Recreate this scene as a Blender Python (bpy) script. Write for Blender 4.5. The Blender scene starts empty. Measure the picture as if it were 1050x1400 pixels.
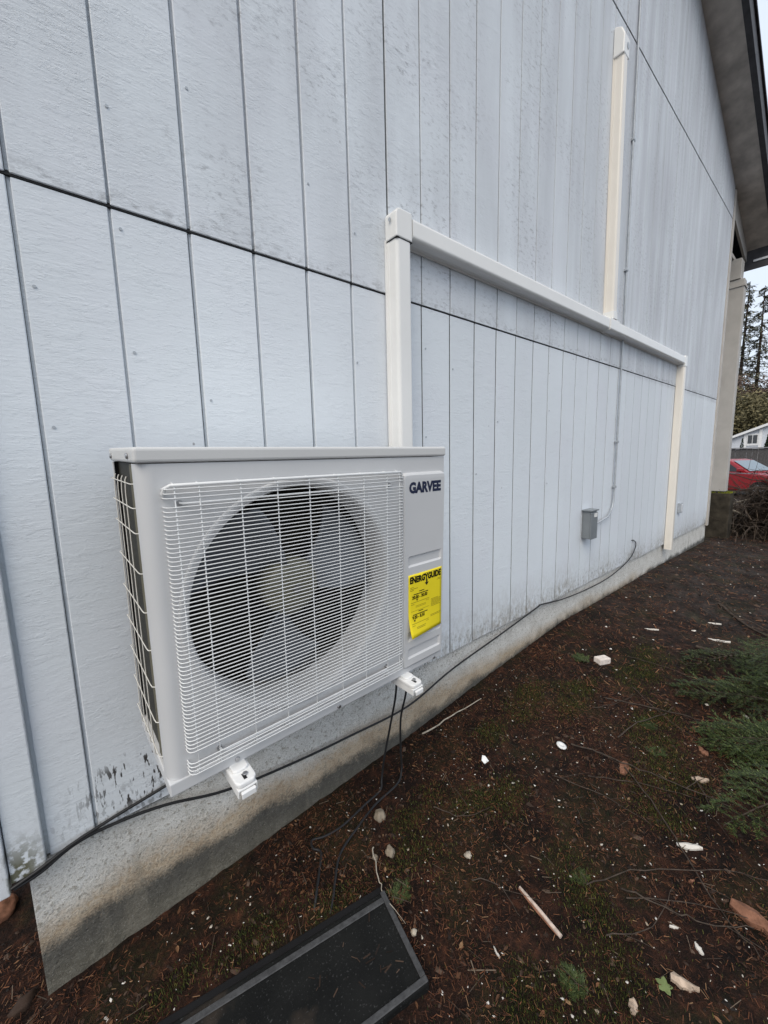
import bpy, bmesh, math, random
import numpy as np
from mathutils import Vector, Matrix, noise as mnoise

R = math.radians
SC = bpy.context.scene
COL = SC.collection

# ------------------------------------------------------------------ camera
cam_d = bpy.data.cameras.new('camera')
cam = bpy.data.objects.new('camera', cam_d); COL.objects.link(cam)
cam_d.sensor_fit = 'VERTICAL'; cam_d.sensor_height = 36.0; cam_d.sensor_width = 27.0
cam_d.lens = 534.63 * 36.0 / 1400.0
cam_d.clip_start = 0.02; cam_d.clip_end = 1500
def look(yaw, pitch, roll):
    f = Vector((math.sin(yaw)*math.cos(pitch), math.cos(yaw)*math.cos(pitch), -math.sin(pitch)))
    rt = Vector((math.cos(yaw), -math.sin(yaw), 0)); dn = f.cross(rt)
    c, s = math.cos(roll), math.sin(roll)
    X = c*rt + s*dn; D = -s*rt + c*dn
    return Matrix((X, -D, -f)).transposed()
cam.matrix_world = Matrix.Translation((0.0092, -1.3731, 1.0949)) @ look(0.6981, 0.1338, 0.0241).to_4x4()
SC.camera = cam

# ------------------------------------------------------------------ world, sun, exposure
w = bpy.data.worlds.new('World'); SC.world = w; w.use_nodes = True
wn = w.node_tree.nodes; wl = w.node_tree.links
for n in list(wn): wn.remove(n)
SUN_EL, SUN_AZ = 48.0, 238.0          # azimuth: direction the light comes from, degrees clockwise from +y
sky = wn.new('ShaderNodeTexSky'); sky.sky_type = 'NISHITA'; sky.sun_disc = False
sky.sun_elevation = R(SUN_EL); sky.sun_rotation = R(SUN_AZ)
sky.air_density = 1.0; sky.dust_density = 3.0; sky.ozone_density = 1.0
mixw = wn.new('ShaderNodeMixRGB'); mixw.inputs[0].default_value = 0.78
mixw.inputs[2].default_value = (9.9, 10.9, 12.3, 1)      # the even white cloud deck over the clear sky
bg = wn.new('ShaderNodeBackground'); bg.inputs[1].default_value = 0.085
wo = wn.new('ShaderNodeOutputWorld')
wl.new(sky.outputs[0], mixw.inputs[1]); wl.new(mixw.outputs[0], bg.inputs[0]); wl.new(bg.outputs[0], wo.inputs[0])
sd = bpy.data.lights.new('sun', 'SUN'); sd.energy = 1.5; sd.angle = R(38); sd.color = (1.0, 0.90, 0.76)
sun = bpy.data.objects.new('sun', sd); COL.objects.link(sun)
az, el = R(SUN_AZ), R(SUN_EL)
dirv = Vector((math.sin(az)*math.cos(el), math.cos(az)*math.cos(el), math.sin(el)))
sun.rotation_euler = dirv.to_track_quat('Z', 'Y').to_euler()
SC.view_settings.view_transform = 'Standard'; SC.view_settings.look = 'None'
SC.view_settings.gamma = 1.0; SC.view_settings.exposure = 0.27
SC.view_settings.use_curve_mapping = False
SC.cycles.max_bounces = 8; SC.cycles.diffuse_bounces = 4

# ------------------------------------------------------------------ materials
MATS = {}
class NT:
    def __init__(s, name, rough=0.6, spec=0.4, metal=0.0):
        s.m = bpy.data.materials.new(name); s.m.use_nodes = True
        s.t = s.m.node_tree; s.n = s.t.nodes; s.l = s.t.links
        s.b = s.n['Principled BSDF']
        s.b.inputs['Roughness'].default_value = rough
        s.b.inputs['Specular IOR Level'].default_value = spec
        s.b.inputs['Metallic'].default_value = metal
        s.geo = s.n.new('ShaderNodeNewGeometry')
        MATS[name] = s.m
    def pos(s, scale=(1,1,1), rot=(0,0,0), loc=(0,0,0)):
        mp = s.n.new('ShaderNodeMapping')
        mp.inputs['Scale'].default_value = scale; mp.inputs['Rotation'].default_value = rot; mp.inputs['Location'].default_value = loc
        s.l.new(s.geo.outputs['Position'], mp.inputs[0]); return mp.outputs[0]
    def noise(s, vec, scale=5, detail=4, rough=0.55, dist=0):
        t = s.n.new('ShaderNodeTexNoise'); t.inputs['Scale'].default_value = scale
        t.inputs['Detail'].default_value = detail; t.inputs['Roughness'].default_value = rough
        t.inputs['Distortion'].default_value = dist
        s.l.new(vec, t.inputs['Vector']); return t.outputs['Fac']
    def ramp(s, fac, stops):
        r = s.n.new('ShaderNodeValToRGB'); e = r.color_ramp.elements
        while len(e) < len(stops): e.new(0.5)
        for i, (p, c) in enumerate(stops):
            e[i].position = p
            e[i].color = (c, c, c, 1) if not hasattr(c, '__len__') else (c[0], c[1], c[2], 1)
        s.l.new(fac, r.inputs[0]); return r.outputs[0]
    def mix(s, fac, a, b, mode='MIX'):
        x = s.n.new('ShaderNodeMixRGB'); x.blend_type = mode
        for i, v in ((0, fac), (1, a), (2, b)):
            if hasattr(v, 'links'): s.l.new(v, x.inputs[i])
            elif i == 0: x.inputs[0].default_value = v
            else: x.inputs[i].default_value = (v[0], v[1], v[2], 1)
        return x.outputs[0]
    def math(s, op, a, b=0.0, clamp=False):
        x = s.n.new('ShaderNodeMath'); x.operation = op; x.use_clamp = clamp
        for i, v in ((0, a), (1, b)):
            if hasattr(v, 'links'): s.l.new(v, x.inputs[i])
            else: x.inputs[i].default_value = v
        return x.outputs[0]
    def xyz(s):
        x = s.n.new('ShaderNodeSeparateXYZ'); s.l.new(s.geo.outputs['Position'], x.inputs[0]); return x.outputs
    def color(s, c):
        if hasattr(c, 'links'): s.l.new(c, s.b.inputs['Base Color'])
        else: s.b.inputs['Base Color'].default_value = (c[0], c[1], c[2], 1)
        return s
    def bump(s, h, strength=0.3, dist=0.002):
        b = s.n.new('ShaderNodeBump'); b.inputs['Strength'].default_value = strength; b.inputs['Distance'].default_value = dist
        s.l.new(h, b.inputs['Height']); s.l.new(b.outputs[0], s.b.inputs['Normal']); return s
    def island(s):
        return s.geo.outputs['Random Per Island']
    def objrand(s):
        o = s.n.new('ShaderNodeObjectInfo'); return o.outputs['Random']

def mat(name, col, rough=0.6, spec=0.4, metal=0.0, var=0.12, nscale=12, bump=0.0, bscale=80):
    s = NT(name, rough, spec, metal)
    f = s.noise(s.pos(), nscale, 4)
    lo = tuple(c*(1-var) for c in col); hi = tuple(min(1, c*(1+var)) for c in col)
    s.color(s.ramp(f, [(0.3, lo), (0.7, hi)]))
    if bump: s.bump(s.noise(s.pos(), bscale, 3), bump, 0.002)
    return s.m

# painted siding: rough-sawn plywood, cool white, smudged with mildew, splashed at the foot
def siding_mat(name, base, groove=False):
    s = NT(name, 0.62, 0.3)
    X, Y, Z = s.xyz()
    big = s.noise(s.pos((0.9, 1, 0.7)), 1.3, 3)
    c = s.ramp(big, [(0.3, tuple(v*0.93 for v in base)), (0.7, base)])
    # pinkish / bluish weathering
    c = s.mix(s.math('MULTIPLY', s.ramp(s.noise(s.pos((1, 1, .8), loc=(4, 0, 2)), 2.2, 3), [(0.45, 0), (0.7, 1)]), 0.35), c, tuple(v*q for v, q in zip(base, (0.96, 0.92, 0.95))))
    # mildew smudges: short slanted streaks gathered in clouds, more on the upper sheets
    st = s.noise(s.pos((24, 1, 50), rot=(0, R(10), 0), loc=(2, 0, 0)), 1.0, 7, 0.78)
    cl = s.noise(s.pos((1.4, 1, 1.1), loc=(7, 0, 3)), 1.6, 3)
    upper = s.ramp(s.math('MULTIPLY', Z, 0.2), [(0.358, 0.12), (0.364, 0.8), (0.42, 1.0)])
    sm = s.math('MULTIPLY', s.ramp(st, [(0.52, 0), (0.66, 1)]), s.ramp(cl, [(0.42, 0), (0.62, 1)]))
    sm = s.math('MULTIPLY', s.math('MULTIPLY', sm, upper), 0.80)
    c = s.mix(sm, c, (0.235, 0.245, 0.26))
    haze = s.math('MULTIPLY', s.math('MULTIPLY', s.ramp(s.noise(s.pos((3, 1, 0.6), loc=(2, 0, 9)), 1.5, 5), [(0.36, 0.15), (0.70, 1)]), upper), 0.42)
    c = s.mix(haze, c, (0.42, 0.43, 0.46))
    # vertical weather streaks far along the gable
    vs = s.noise(s.pos((9, 1, 0.45)), 1.0, 4)
    far = s.math('MULTIPLY', s.ramp(s.math('MULTIPLY', X, 0.1), [(0.15, 0), (0.42, 1)]), upper)
    c = s.mix(s.math('MULTIPLY', s.math('MULTIPLY', s.ramp(vs, [(0.38, 0.15), (0.66, 1)]), far), 0.42), c, (0.36, 0.355, 0.385))
    # grime gathered on the lower lip of the upper sheets
    lip = s.ramp(s.math('MULTIPLY', s.math('SUBTRACT', Z, s.math('MULTIPLY', X, 0.0078)), 0.2), [(0.3598, 0), (0.3602, 1), (0.363, 0.55), (0.371, 0)])
    c = s.mix(s.math('MULTIPLY', lip, s.ramp(s.noise(s.pos((22, 1, 40), loc=(6, 0, 2)), 1.0, 5, 0.7), [(0.48, 0), (0.62, 0.85)])), c, (0.13, 0.13, 0.13))
    # splash-back at the bottom edge, tan then black specks
    foot = s.ramp(Z, [(0.0, 1), (0.05, 0.8), (0.13, 0.35), (0.30, 0)])
    dn = s.noise(s.pos((30, 1, 16)), 1.0, 6, 0.7)
    fcl = s.ramp(s.noise(s.pos((1.6, 1, 0.2), loc=(8, 0, 2)), 1.6, 3), [(0.36, 0.25), (0.62, 1)])
    foot = s.math('MULTIPLY', s.math('MULTIPLY', foot, fcl), s.ramp(s.math('MULTIPLY', X, 0.5), [(0.28, 0.30), (0.5, 1)]))
    c = s.mix(s.math('MULTIPLY', foot, s.ramp(dn, [(0.36, 0), (0.58, 0.9)])), c, (0.27, 0.235, 0.18))
    sp = s.noise(s.pos((60, 1, 34), loc=(1, 0, 5)), 1.0, 4, 0.6)
    foot2 = s.ramp(Z, [(0.0, 1), (0.05, 0.95), (0.12, 0.35), (0.24, 0)])
    left = s.ramp(s.math('ADD', s.math('MULTIPLY', X, 0.5), 0.2), [(0.18, 0.25), (0.24, 0.55), (0.50, 0.40)])
    c = s.mix(s.math('MULTIPLY', s.math('MULTIPLY', foot2, left), s.ramp(sp, [(0.53, 0), (0.60, 1)])), c, (0.045, 0.042, 0.036))
    pk = s.noise(s.pos((62, 1, 15), loc=(3, 0, 1)), 1.0, 3, 0.6)
    peel = s.math('MULTIPLY', s.ramp(s.math('ABSOLUTE', s.math('SUBTRACT', X, 0.16)), [(0.10, 1), (0.24, 0)]), s.ramp(s.math('ABSOLUTE', s.math('SUBTRACT', Z, 0.11)), [(0.06, 1), (0.11, 0)]))
    c = s.mix(s.math('MULTIPLY', peel, s.ramp(pk, [(0.565, 0), (0.60, 1)])), c, (0.055, 0.05, 0.048))
    # green-black lichen on the corner board foot
    gl = s.math('MULTIPLY', s.ramp(s.math('ADD', X, 0.5), [(0.302, 0), (0.308, 1), (0.345, 1), (0.40, 0)]), s.ramp(Z, [(0.03, 1), (0.13, 0)]))
    c = s.mix(s.math('MULTIPLY', gl, s.ramp(s.noise(s.pos((50, 1, 50)), 1.0, 4), [(0.42, 0), (0.52, 0.9)])), c, (0.09, 0.085, 0.03))
    # nail-rust / knot pin marks
    vo = s.n.new('ShaderNodeTexVoronoi'); vo.inputs['Scale'].default_value = 9.0
    s.l.new(s.pos((1, 0.0, 0.8)), vo.inputs['Vector'])
    c = s.mix(s.math('MULTIPLY', s.ramp(vo.outputs['Distance'], [(0.030, 1), (0.05, 0)]), s.ramp(s.noise(s.pos(), 3.1, 2), [(0.55, 0), (0.6, 0.8)])), c, (0.16, 0.15, 0.15))
    if not groove:
        o = s.objrand()
        c = s.mix(1.0, c, s.ramp(o, [(0, 0.95), (1, 1.0)]), 'MULTIPLY')
    s.color(c)
    h1 = s.noise(s.pos((11, 1, 120), rot=(0, R(4), 0)), 1.0, 5, 0.65)
    h2 = s.math('ADD', s.noise(s.pos((40, 1, 60)), 1.0, 4, 0.7), s.math('MULTIPLY', s.ramp(s.noise(s.pos((9, 1, 22), loc=(3, 0, 8)), 1.0, 6, 0.75), [(0.50, 0), (0.56, 1)]), 0.55))
    h3 = s.noise(s.pos((120, 1, 190)), 1.0, 2, 0.5)
    h = s.math('ADD', s.math('ADD', s.math('MULTIPLY', h1, 0.9), s.math('MULTIPLY', h2, 0.7)), s.math('MULTIPLY', h3, 0.4))
    h = s.math('MULTIPLY', h, s.ramp(s.noise(s.pos((3, 1, 3), loc=(1, 0, 6)), 1.0, 3), [(0.3, 0.25), (0.7, 1)]))
    s.bump(h, 0.62, 0.0026)
    return s.m

M_SIDING = siding_mat('siding_paint', (0.775, 0.825, 0.868))
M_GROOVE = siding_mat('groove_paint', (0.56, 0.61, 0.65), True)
M_TRIM = siding_mat('trim_paint', (0.75, 0.80, 0.84), True)
M_FLASH = mat('flashing_metal', (0.022, 0.023, 0.025), 0.75, 0.15, 0.0, 0.5, 30)
M_JOINT = mat('joint_gap_shade', (0.085, 0.09, 0.097), 0.8, 0.2, 0.0, 0.6, 9)  # near-black strips standing in for the shade inside the board gaps
M_BEIGE = mat('beige_trim_paint', (0.50, 0.47, 0.43), 0.6, 0.3, 0, 0.10, 5, 0.3, 60)
M_SOFFIT = mat('soffit_board', (0.54, 0.50, 0.455), 0.8, 0.2, 0, 0.25, 6, 0.5, 40)
M_FASCIA = mat('dark_fascia', (0.060, 0.060, 0.066), 0.6, 0.3, 0, 0.2)
M_ROOF = mat('roof_shingle', (0.06, 0.06, 0.065), 0.9, 0.2, 0, 0.3)
M_WHITEMETAL = mat('white_metal', (0.75, 0.77, 0.8), 0.35, 0.5)

# concrete foundation: thinly painted above, tan bare band, dark damp foot
def concrete():
    s = NT('foundation_concrete', 0.85, 0.25)
    X, Y, Z = s.xyz()
    n1 = s.noise(s.pos(), 9, 6, 0.65); n2 = s.noise(s.pos((1, 1, 1.6)), 2.6, 4); n3 = s.noise(s.pos(), 55, 5, 0.7)
    bare = s.ramp(s.mix(0.5, n1, n3), [(0.30, (0.28, 0.21, 0.14)), (0.5, (0.48, 0.39, 0.285)), (0.68, (0.60, 0.52, 0.41))])
    paint = s.ramp(s.mix(0.5, n1, n3), [(0.32, (0.50, 0.49, 0.45)), (0.5, (0.70, 0.69, 0.655)), (0.68, (0.80, 0.80, 0.77))])
    farw = s.ramp(s.math('MULTIPLY', X, 0.1), [(0.12, 0), (0.22, -0.02), (0.45, 0.02), (0.6, 0.14)])
    hz = s.math('ADD', s.math('ADD', Z, s.math('MULTIPLY', s.math('SUBTRACT', n2, 0.5), 0.22)), s.math('MULTIPLY', s.math('SUBTRACT', n3, 0.5), 0.12))
    hz = s.math('ADD', hz, farw)
    pm = s.ramp(s.math('ADD', hz, 0.5), [(0.27, 0), (0.37, 1)])
    c = s.mix(pm, bare, paint)
    # flakes where the paint is gone
    c = s.mix(s.ramp(n3, [(0.53, 0), (0.63, 0.75)]), c, (0.27, 0.24, 0.185))
    dz = s.math('ADD', s.math('ADD', Z, s.math('MULTIPLY', s.math('SUBTRACT', n2, 0.5), 0.10)), s.math('MULTIPLY', s.math('SUBTRACT', n1, 0.5), 0.10))
    line = s.ramp(s.math('MULTIPLY', s.math('ADD', X, 0.2), 0.2), [(0.0, 0.225), (0.12, 0.215), (0.3, 0.195), (0.5, 0.235), (0.62, 0.285), (1.0, 0.26)])
    dk = s.math('SUBTRACT', s.math('ADD', dz, 0.5), line)
    dk = s.math('ADD', dk, s.math('MULTIPLY', s.math('SUBTRACT', s.noise(s.pos(), 140, 3, 0.7), 0.5), 0.07))
    damp = s.ramp(s.math('ADD', dk, 0.5), [(0.48, 1), (0.525, 0)])
    dcol = s.ramp(s.mix(0.5, n1, n3), [(0.33, (0.060, 0.060, 0.050)), (0.52, (0.125, 0.12, 0.098)), (0.68, (0.23, 0.22, 0.18))])
    dcol = s.mix(s.ramp(s.math('ADD', dk, 0.5), [(0.38, 0), (0.455, 0.62), (0.50, 0.62)]), dcol, (0.048, 0.052, 0.055))
    c = s.mix(s.math('MULTIPLY', damp, 0.93), c, dcol)
    # speckle of algae along the top
    top = s.ramp(Z, [(-0.0, 0)] if False else [(0.0, 0), (0.01, 0)])
    sp = s.noise(s.pos(), 120, 3, 0.6)
    tz = s.ramp(s.math('ADD', Z, 0.5), [(0.36, 0), (0.47, 1)])
    spc = s.math('MULTIPLY', tz, s.ramp(s.noise(s.pos(loc=(2, 0, 1)), 4.0, 4), [(0.48, 0.12), (0.62, 1)]))
    c = s.mix(s.math('MULTIPLY', spc, s.ramp(sp, [(0.55, 0), (0.62, 0.9)])), c, (0.07, 0.068, 0.06))
    # wet drip stains
    dr = s.noise(s.pos((7, 1, 0.8), loc=(5, 0, 0)), 1.0, 3)
    c = s.mix(s.ramp(dr, [(0.62, 0), (0.70, 0.45)]), c, (0.22, 0.20, 0.16))
    s.color(c)
    g = s.noise(s.pos(), 230, 3, 0.7)
    c2 = s.mix(s.ramp(g, [(0.35, 0.40), (0.5, 0.0)]), c, (0.06, 0.055, 0.045)); c2 = s.mix(s.ramp(g, [(0.60, 0.0), (0.72, 0.35)]), c2, (0.62, 0.60, 0.55))
    s.color(c2)
    vo = s.n.new('ShaderNodeTexVoronoi'); vo.inputs['Scale'].default_value = 45; s.l.new(s.pos(), vo.inputs['Vector'])
    pit = s.ramp(vo.outputs['Distance'], [(0.05, 0), (0.22, 1)])
    s.bump(s.math('ADD', s.math('ADD', s.math('MULTIPLY', pit, 0.35), s.math('MULTIPLY', g, 0.5)), s.math('ADD', n3, n1)), 0.9, 0.007)
    return s.m
M_CONC = concrete()

def soil():
    s = NT('soil', 0.9, 0.2)
    n1 = s.noise(s.pos(), 3.0, 5, 0.6); n2 = s.noise(s.pos(), 22, 6, 0.7); n3 = s.noise(s.pos(), 130, 4, 0.7)
    c = s.ramp(n2, [(0.34, (0.004, 0.0026, 0.002)), (0.52, (0.022, 0.0102, 0.0062)), (0.70, (0.075, 0.028, 0.015))])
    c = s.mix(s.ramp(n3, [(0.56, 0), (0.72, 0.6)]), c, (0.11, 0.048, 0.026))
    X, Y, Z = s.xyz()
    grey = s.math('MULTIPLY', s.ramp(s.math('MULTIPLY', X, 0.1), [(0.30, 0), (0.44, 0.85)]), s.ramp(n1, [(0.35, 0.2), (0.6, 1)]))
    c = s.mix(grey, c, s.ramp(n2, [(0.3, (0.014, 0.0125, 0.011)), (0.7, (0.066, 0.054, 0.048))]))
    moss = s.math('MULTIPLY', s.ramp(s.noise(s.pos(loc=(3, 1, 0)), 3.2, 5), [(0.50, 0), (0.60, 1)]), s.ramp(n3, [(0.4, 0.3), (0.6, 0.9)]))
    c = s.mix(s.math('MULTIPLY', moss, 0.5), c, (0.030, 0.034, 0.010))
    c = s.mix(1.0, c, s.ramp(s.noise(s.pos(loc=(9, 4, 0)), 5.5, 5, 0.65), [(0.34, 0.35), (0.64, 1.3)]), 'MULTIPLY')
    s.color(c)
    s.bump(s.math('ADD', s.math('MULTIPLY', n3, 0.6), n2), 1.0, 0.016)
    return s.m
M_SOIL = soil()

def island_mat(name, stops, rough=0.75, spec=0.25, trans=False):
    s = NT(name, rough, spec)
    s.color(s.ramp(s.island(), stops)); return s.m
M_NEEDLE = island_mat('fallen_needles', [(0, (0.010, 0.006, 0.0045)), (0.42, (0.046, 0.0175, 0.0095)), (0.80, (0.13, 0.047, 0.021)), (0.95, (0.20, 0.085, 0.038)), (1, (0.28, 0.17, 0.09))])
M_TWIG = island_mat('twig_bark', [(0, (0.03, 0.022, 0.016)), (0.6, (0.075, 0.055, 0.04)), (1, (0.16, 0.12, 0.085))])
M_MOSSB = island_mat('moss_blades', [(0, (0.014, 0.022, 0.006)), (0.6, (0.042, 0.056, 0.013)), (1, (0.15, 0.145, 0.032))])
M_CHIP = island_mat('pale_chips', [(0, (0.36, 0.29, 0.21)), (0.3, (0.55, 0.50, 0.43)), (1, (0.78, 0.76, 0.72))])
M_CLOD = island_mat('clods', [(0, (0.012, 0.008, 0.006)), (0.6, (0.036, 0.021, 0.014)), (1, (0.10, 0.065, 0.045))])
M_FIR = island_mat('fir_needles', [(0, (0.007, 0.013, 0.003)), (0.55, (0.031, 0.053, 0.011)), (0.9, (0.095, 0.135, 0.034)), (1, (0.20, 0.23, 0.075))], 0.5, 0.3)
M_SPRIG = island_mat('sprig_green', [(0, (0.02, 0.035, 0.009)), (0.7, (0.06, 0.085, 0.025)), (1, (0.14, 0.165, 0.06))], 0.6, 0.3)
M_BARK = mat('branch_bark', (0.062, 0.047, 0.037), 0.85, 0.2, 0, 0.5, 40)
M_PALEWOOD = mat('pale_bare_wood', (0.42, 0.37, 0.30), 0.8, 0.2, 0, 0.25, 30)
M_STONE = mat('tan_stone', (0.26, 0.215, 0.16), 0.8, 0.3, 0, 0.25, 40, 0.6, 120)
M_WHITE = mat('white_plastic_scrap', (0.78, 0.78, 0.76), 0.5, 0.4, 0, 0.08)
M_REDWOOD = mat('split_cedar', (0.22, 0.105, 0.065), 0.8, 0.2, 0, 0.4, 40, 0.8, 90)
M_PALEBARK = mat('pale_split_wood', (0.44, 0.34, 0.26), 0.8, 0.2, 0, 0.35, 45, 0.8, 90)
M_LEAF = mat('green_leaf', (0.15, 0.19, 0.07), 0.6, 0.3)

M_UNIT = mat('unit_paint', (0.575, 0.58, 0.585), 0.42, 0.45, 0, 0.03, 3, 0.05, 300)
M_UNITLID = mat('unit_lid_paint', (0.60, 0.60, 0.59), 0.42, 0.45, 0, 0.03, 3, 0.05, 300)
M_GRILLE = mat('grille_wire_coat', (0.74, 0.75, 0.75), 0.35, 0.5, 0, 0.03)
M_GUARD = mat('guard_wire_coat', (0.68, 0.66, 0.61), 0.4, 0.5, 0, 0.05)
M_FAN = mat('fan_plastic', (0.105, 0.117, 0.135), 0.28, 0.5, 0, 0.15, 5)
M_HUB = mat('fan_hub_plastic', (0.155, 0.15, 0.105), 0.4, 0.5, 0, 0.15, 5)
M_DARK = mat('dark_interior', (0.012, 0.012, 0.013), 0.7, 0.3)
M_SHROUD = mat('shroud_paint', (0.30, 0.30, 0.30), 0.5, 0.4)
M_NAVY = mat('navy_print', (0.010, 0.016, 0.05), 0.5, 0.4, 0, 0.02)
M_BLACKP = mat('black_print', (0.012, 0.011, 0.008), 0.6, 0.3, 0, 0.02)
M_YELLOW = mat('yellow_label_paper', (0.86, 0.70, 0.02), 0.55, 0.35, 0, 0.03, 6)
M_SMALLP = mat('small_print_ink', (0.20, 0.15, 0.015), 0.6, 0.3, 0, 0.02)
M_SCREW = mat('zinc_screw', (0.45, 0.45, 0.46), 0.35, 0.5, 0.9, 0.1)
M_COVER = mat('cover_plastic', (0.80, 0.797, 0.775), 0.22, 0.5, 0, 0.03, 4)
M_COVERWARM = mat('warm_lit_cover_plastic', (0.81, 0.765, 0.69), 0.24, 0.5, 0, 0.03, 4)  # same plastic, with the warm light on left-facing sides put into its colour
M_BRKT = mat('bracket_white', (0.80, 0.80, 0.79), 0.35, 0.5, 0, 0.04, 8)
M_CABLE = mat('black_cable_jacket', (0.014, 0.014, 0.015), 0.5, 0.4, 0, 0.2, 30)
M_GREYBOX = mat('grey_box_paint', (0.20, 0.22, 0.235), 0.45, 0.4, 0, 0.08)
M_CONDUIT = mat('galvanised_conduit', (0.40, 0.43, 0.46), 0.45, 0.5, 0.2, 0.15, 20)
M_PADDARK = None

def coil_mat():
    s = NT('coil_fins', 0.55, 0.4)
    wv = s.n.new('ShaderNodeTexWave'); wv.bands_direction = 'Y'; wv.inputs['Scale'].default_value = 60
    s.l.new(s.pos(), wv.inputs['Vector'])
    s.color(s.mix(wv.outputs['Fac'], (0.008, 0.0075, 0.005), (0.035, 0.032, 0.020))); s.bump(wv.outputs['Fac'], 0.5, 0.002)
    return s.m
M_COIL = coil_mat()
def pad_mat():
    s = NT('rubber_pad_top', 0.75, 0.2)
    n1 = s.noise(s.pos(), 9, 5); n2 = s.noise(s.pos(), 160, 3)
    c = s.ramp(n1, [(0.3, (0.004, 0.0045, 0.0045)), (0.7, (0.0105, 0.011, 0.0105))])
    c = s.mix(s.ramp(s.noise(s.pos(loc=(1, 5, 0)), 7, 4), [(0.57, 0), (0.68, 0.6)]), c, (0.045, 0.034, 0.026))
    c = s.mix(s.ramp(n2, [(0.62, 0), (0.7, 0.4)]), c, (0.10, 0.10, 0.10))
    s.color(c); s.bump(n2, 0.4, 0.002); return s.m
M_PADDARK = pad_mat()
M_PADRIM = mat('rubber_pad_rim', (0.058, 0.059, 0.061), 0.7, 0.3, 0, 0.3, 60, 0.5, 150)
M_PADGAP = mat('pad_gap_shade', (0.010, 0.010, 0.011), 0.8, 0.2)  # near-black colour painting the shadow along the pad's wall side
M_POST = mat('post_paint', (0.46, 0.44, 0.41), 0.7, 0.3, 0, 0.10, 4, 0.3, 50)
M_PLINTH = mat('mossy_plinth', (0.045, 0.038, 0.028), 0.9, 0.2, 0, 0.5, 9, 0.9, 30)
M_MOSS = mat('bright_moss', (0.15, 0.16, 0.015), 0.9, 0.2, 0, 0.4, 40, 1.0, 60)

# ------------------------------------------------------------------ mesh helpers
class MB:
    def __init__(s): s.v = []; s.f = []; s.sm = []
    def add(s, vs, fs, smooth=False):
        o = len(s.v); s.v += [tuple(p) for p in vs]
        for f in fs: s.f.append(tuple(i+o for i in f)); s.sm.append(smooth)
        return s
    def box(s, x0, x1, y0, y1, z0, z1):
        return s.add([(x0,y0,z0),(x1,y0,z0),(x1,y1,z0),(x0,y1,z0),(x0,y0,z1),(x1,y0,z1),(x1,y1,z1),(x0,y1,z1)],
                     [(0,3,2,1),(4,5,6,7),(0,1,5,4),(1,2,6,5),(2,3,7,6),(3,0,4,7)])
    def tube(s, pts, r, n=8, smooth=True):
        pts = [Vector(p) for p in pts]
        rr = r if hasattr(r, '__len__') else [r]*len(pts)
        t0 = (pts[1]-pts[0]).normalized(); up = t0.orthogonal().normalized()
        rings = []
        for i, p in enumerate(pts):
            t = ((pts[i+1]-p) if i == 0 else (p-pts[i-1]) if i == len(pts)-1 else (pts[i+1]-pts[i-1])).normalized()
            up = (up - t*up.dot(t)).normalized(); sd = t.cross(up)
            rings.append([p + (up*math.cos(2*math.pi*k/n) + sd*math.sin(2*math.pi*k/n))*rr[i] for k in range(n)])
        vs = [q for rg in rings for q in rg]; fs = []
        for i in range(len(pts)-1):
            for k in range(n):
                a = i*n+k; b = i*n+(k+1) % n
                fs.append((a, b, b+n, a+n))
        s.add(vs, fs, smooth)
        s.add(rings[0], [tuple(range(n))[::-1]]); s.add(rings[-1], [tuple(range(n))])
        return s
    def prism(s, prof, axis0, axis1, M=None, smooth=False):
        # prof: list of (a,b); extruded along third coordinate from axis0 to axis1, mapped by M(a,b,c)
        n = len(prof); M = M or (lambda a, b, c: (a, b, c))
        vs = [M(a, b, axis0) for a, b in prof] + [M(a, b, axis1) for a, b in prof]
        fs = [(k, (k+1) % n, n+(k+1) % n, n+k) for k in range(n)]
        s.add(vs, fs, smooth); s.add(vs, [tuple(range(n))[::-1], tuple(range(n, 2*n))]); return s
    def disc(s, c, nrm, r, h, n=12):
        c = Vector(c); nrm = Vector(nrm).normalized(); return s.tube([c, c+nrm*h], r, n, False)
    def rev(s, prof, c, n=48, smooth=True):
        # revolve (r, y) profile around the local y axis through c
        vs = []; fs = []
        for k in range(n):
            a = 2*math.pi*k/n
            for r, y in prof: vs.append((c[0]+r*math.cos(a), c[1]+y, c[2]+r*math.sin(a)))
        m = len(prof)
        for k in range(n):
            for j in range(m-1):
                fs.append((k*m+j, k*m+j+1, ((k+1) % n)*m+j+1, ((k+1) % n)*m+j))
        return s.add(vs, fs, smooth)
    def build(s, name, m, parent=None, bevel=0, seg=2, recalc=True):
        me = bpy.data.meshes.new(name)
        me.from_pydata(s.v, [], s.f)
        me.polygons.foreach_set('use_smooth', s.sm)
        if bevel or recalc:
            bm = bmesh.new(); bm.from_mesh(me)
            bmesh.ops.remove_doubles(bm, verts=bm.verts, dist=1e-5)
            bmesh.ops.recalc_face_normals(bm, faces=bm.faces)
            if bevel:
                ed = [e for e in bm.edges if len(e.link_faces) == 2 and e.calc_face_angle(0) > 0.5]
                bmesh.ops.bevel(bm, geom=ed, offset=bevel, segments=seg, affect='EDGES', profile=0.5, clamp_overlap=True)
            bm.to_mesh(me); bm.free()
        me.materials.append(m)
        o = bpy.data.objects.new(name, me); COL.objects.link(o)
        if parent: o.parent = parent
        return o
def empty(name, loc=(0,0,0), rz=0):
    o = bpy.data.objects.new(name, None); COL.objects.link(o); o.location = loc; o.rotation_euler = (0,0,rz)
    o.empty_display_size = 0.1; return o
def tag(o, label, cat, group=None, kind=None):
    o['label'] = label; o['category'] = cat
    if group: o['group'] = group
    if kind: o['kind'] = kind
    return o
def structure(o): o['kind'] = 'structure'; return o
def stuff(o, label, cat): o['kind'] = 'stuff'; o['label'] = label; o['category'] = cat; return o
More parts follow.
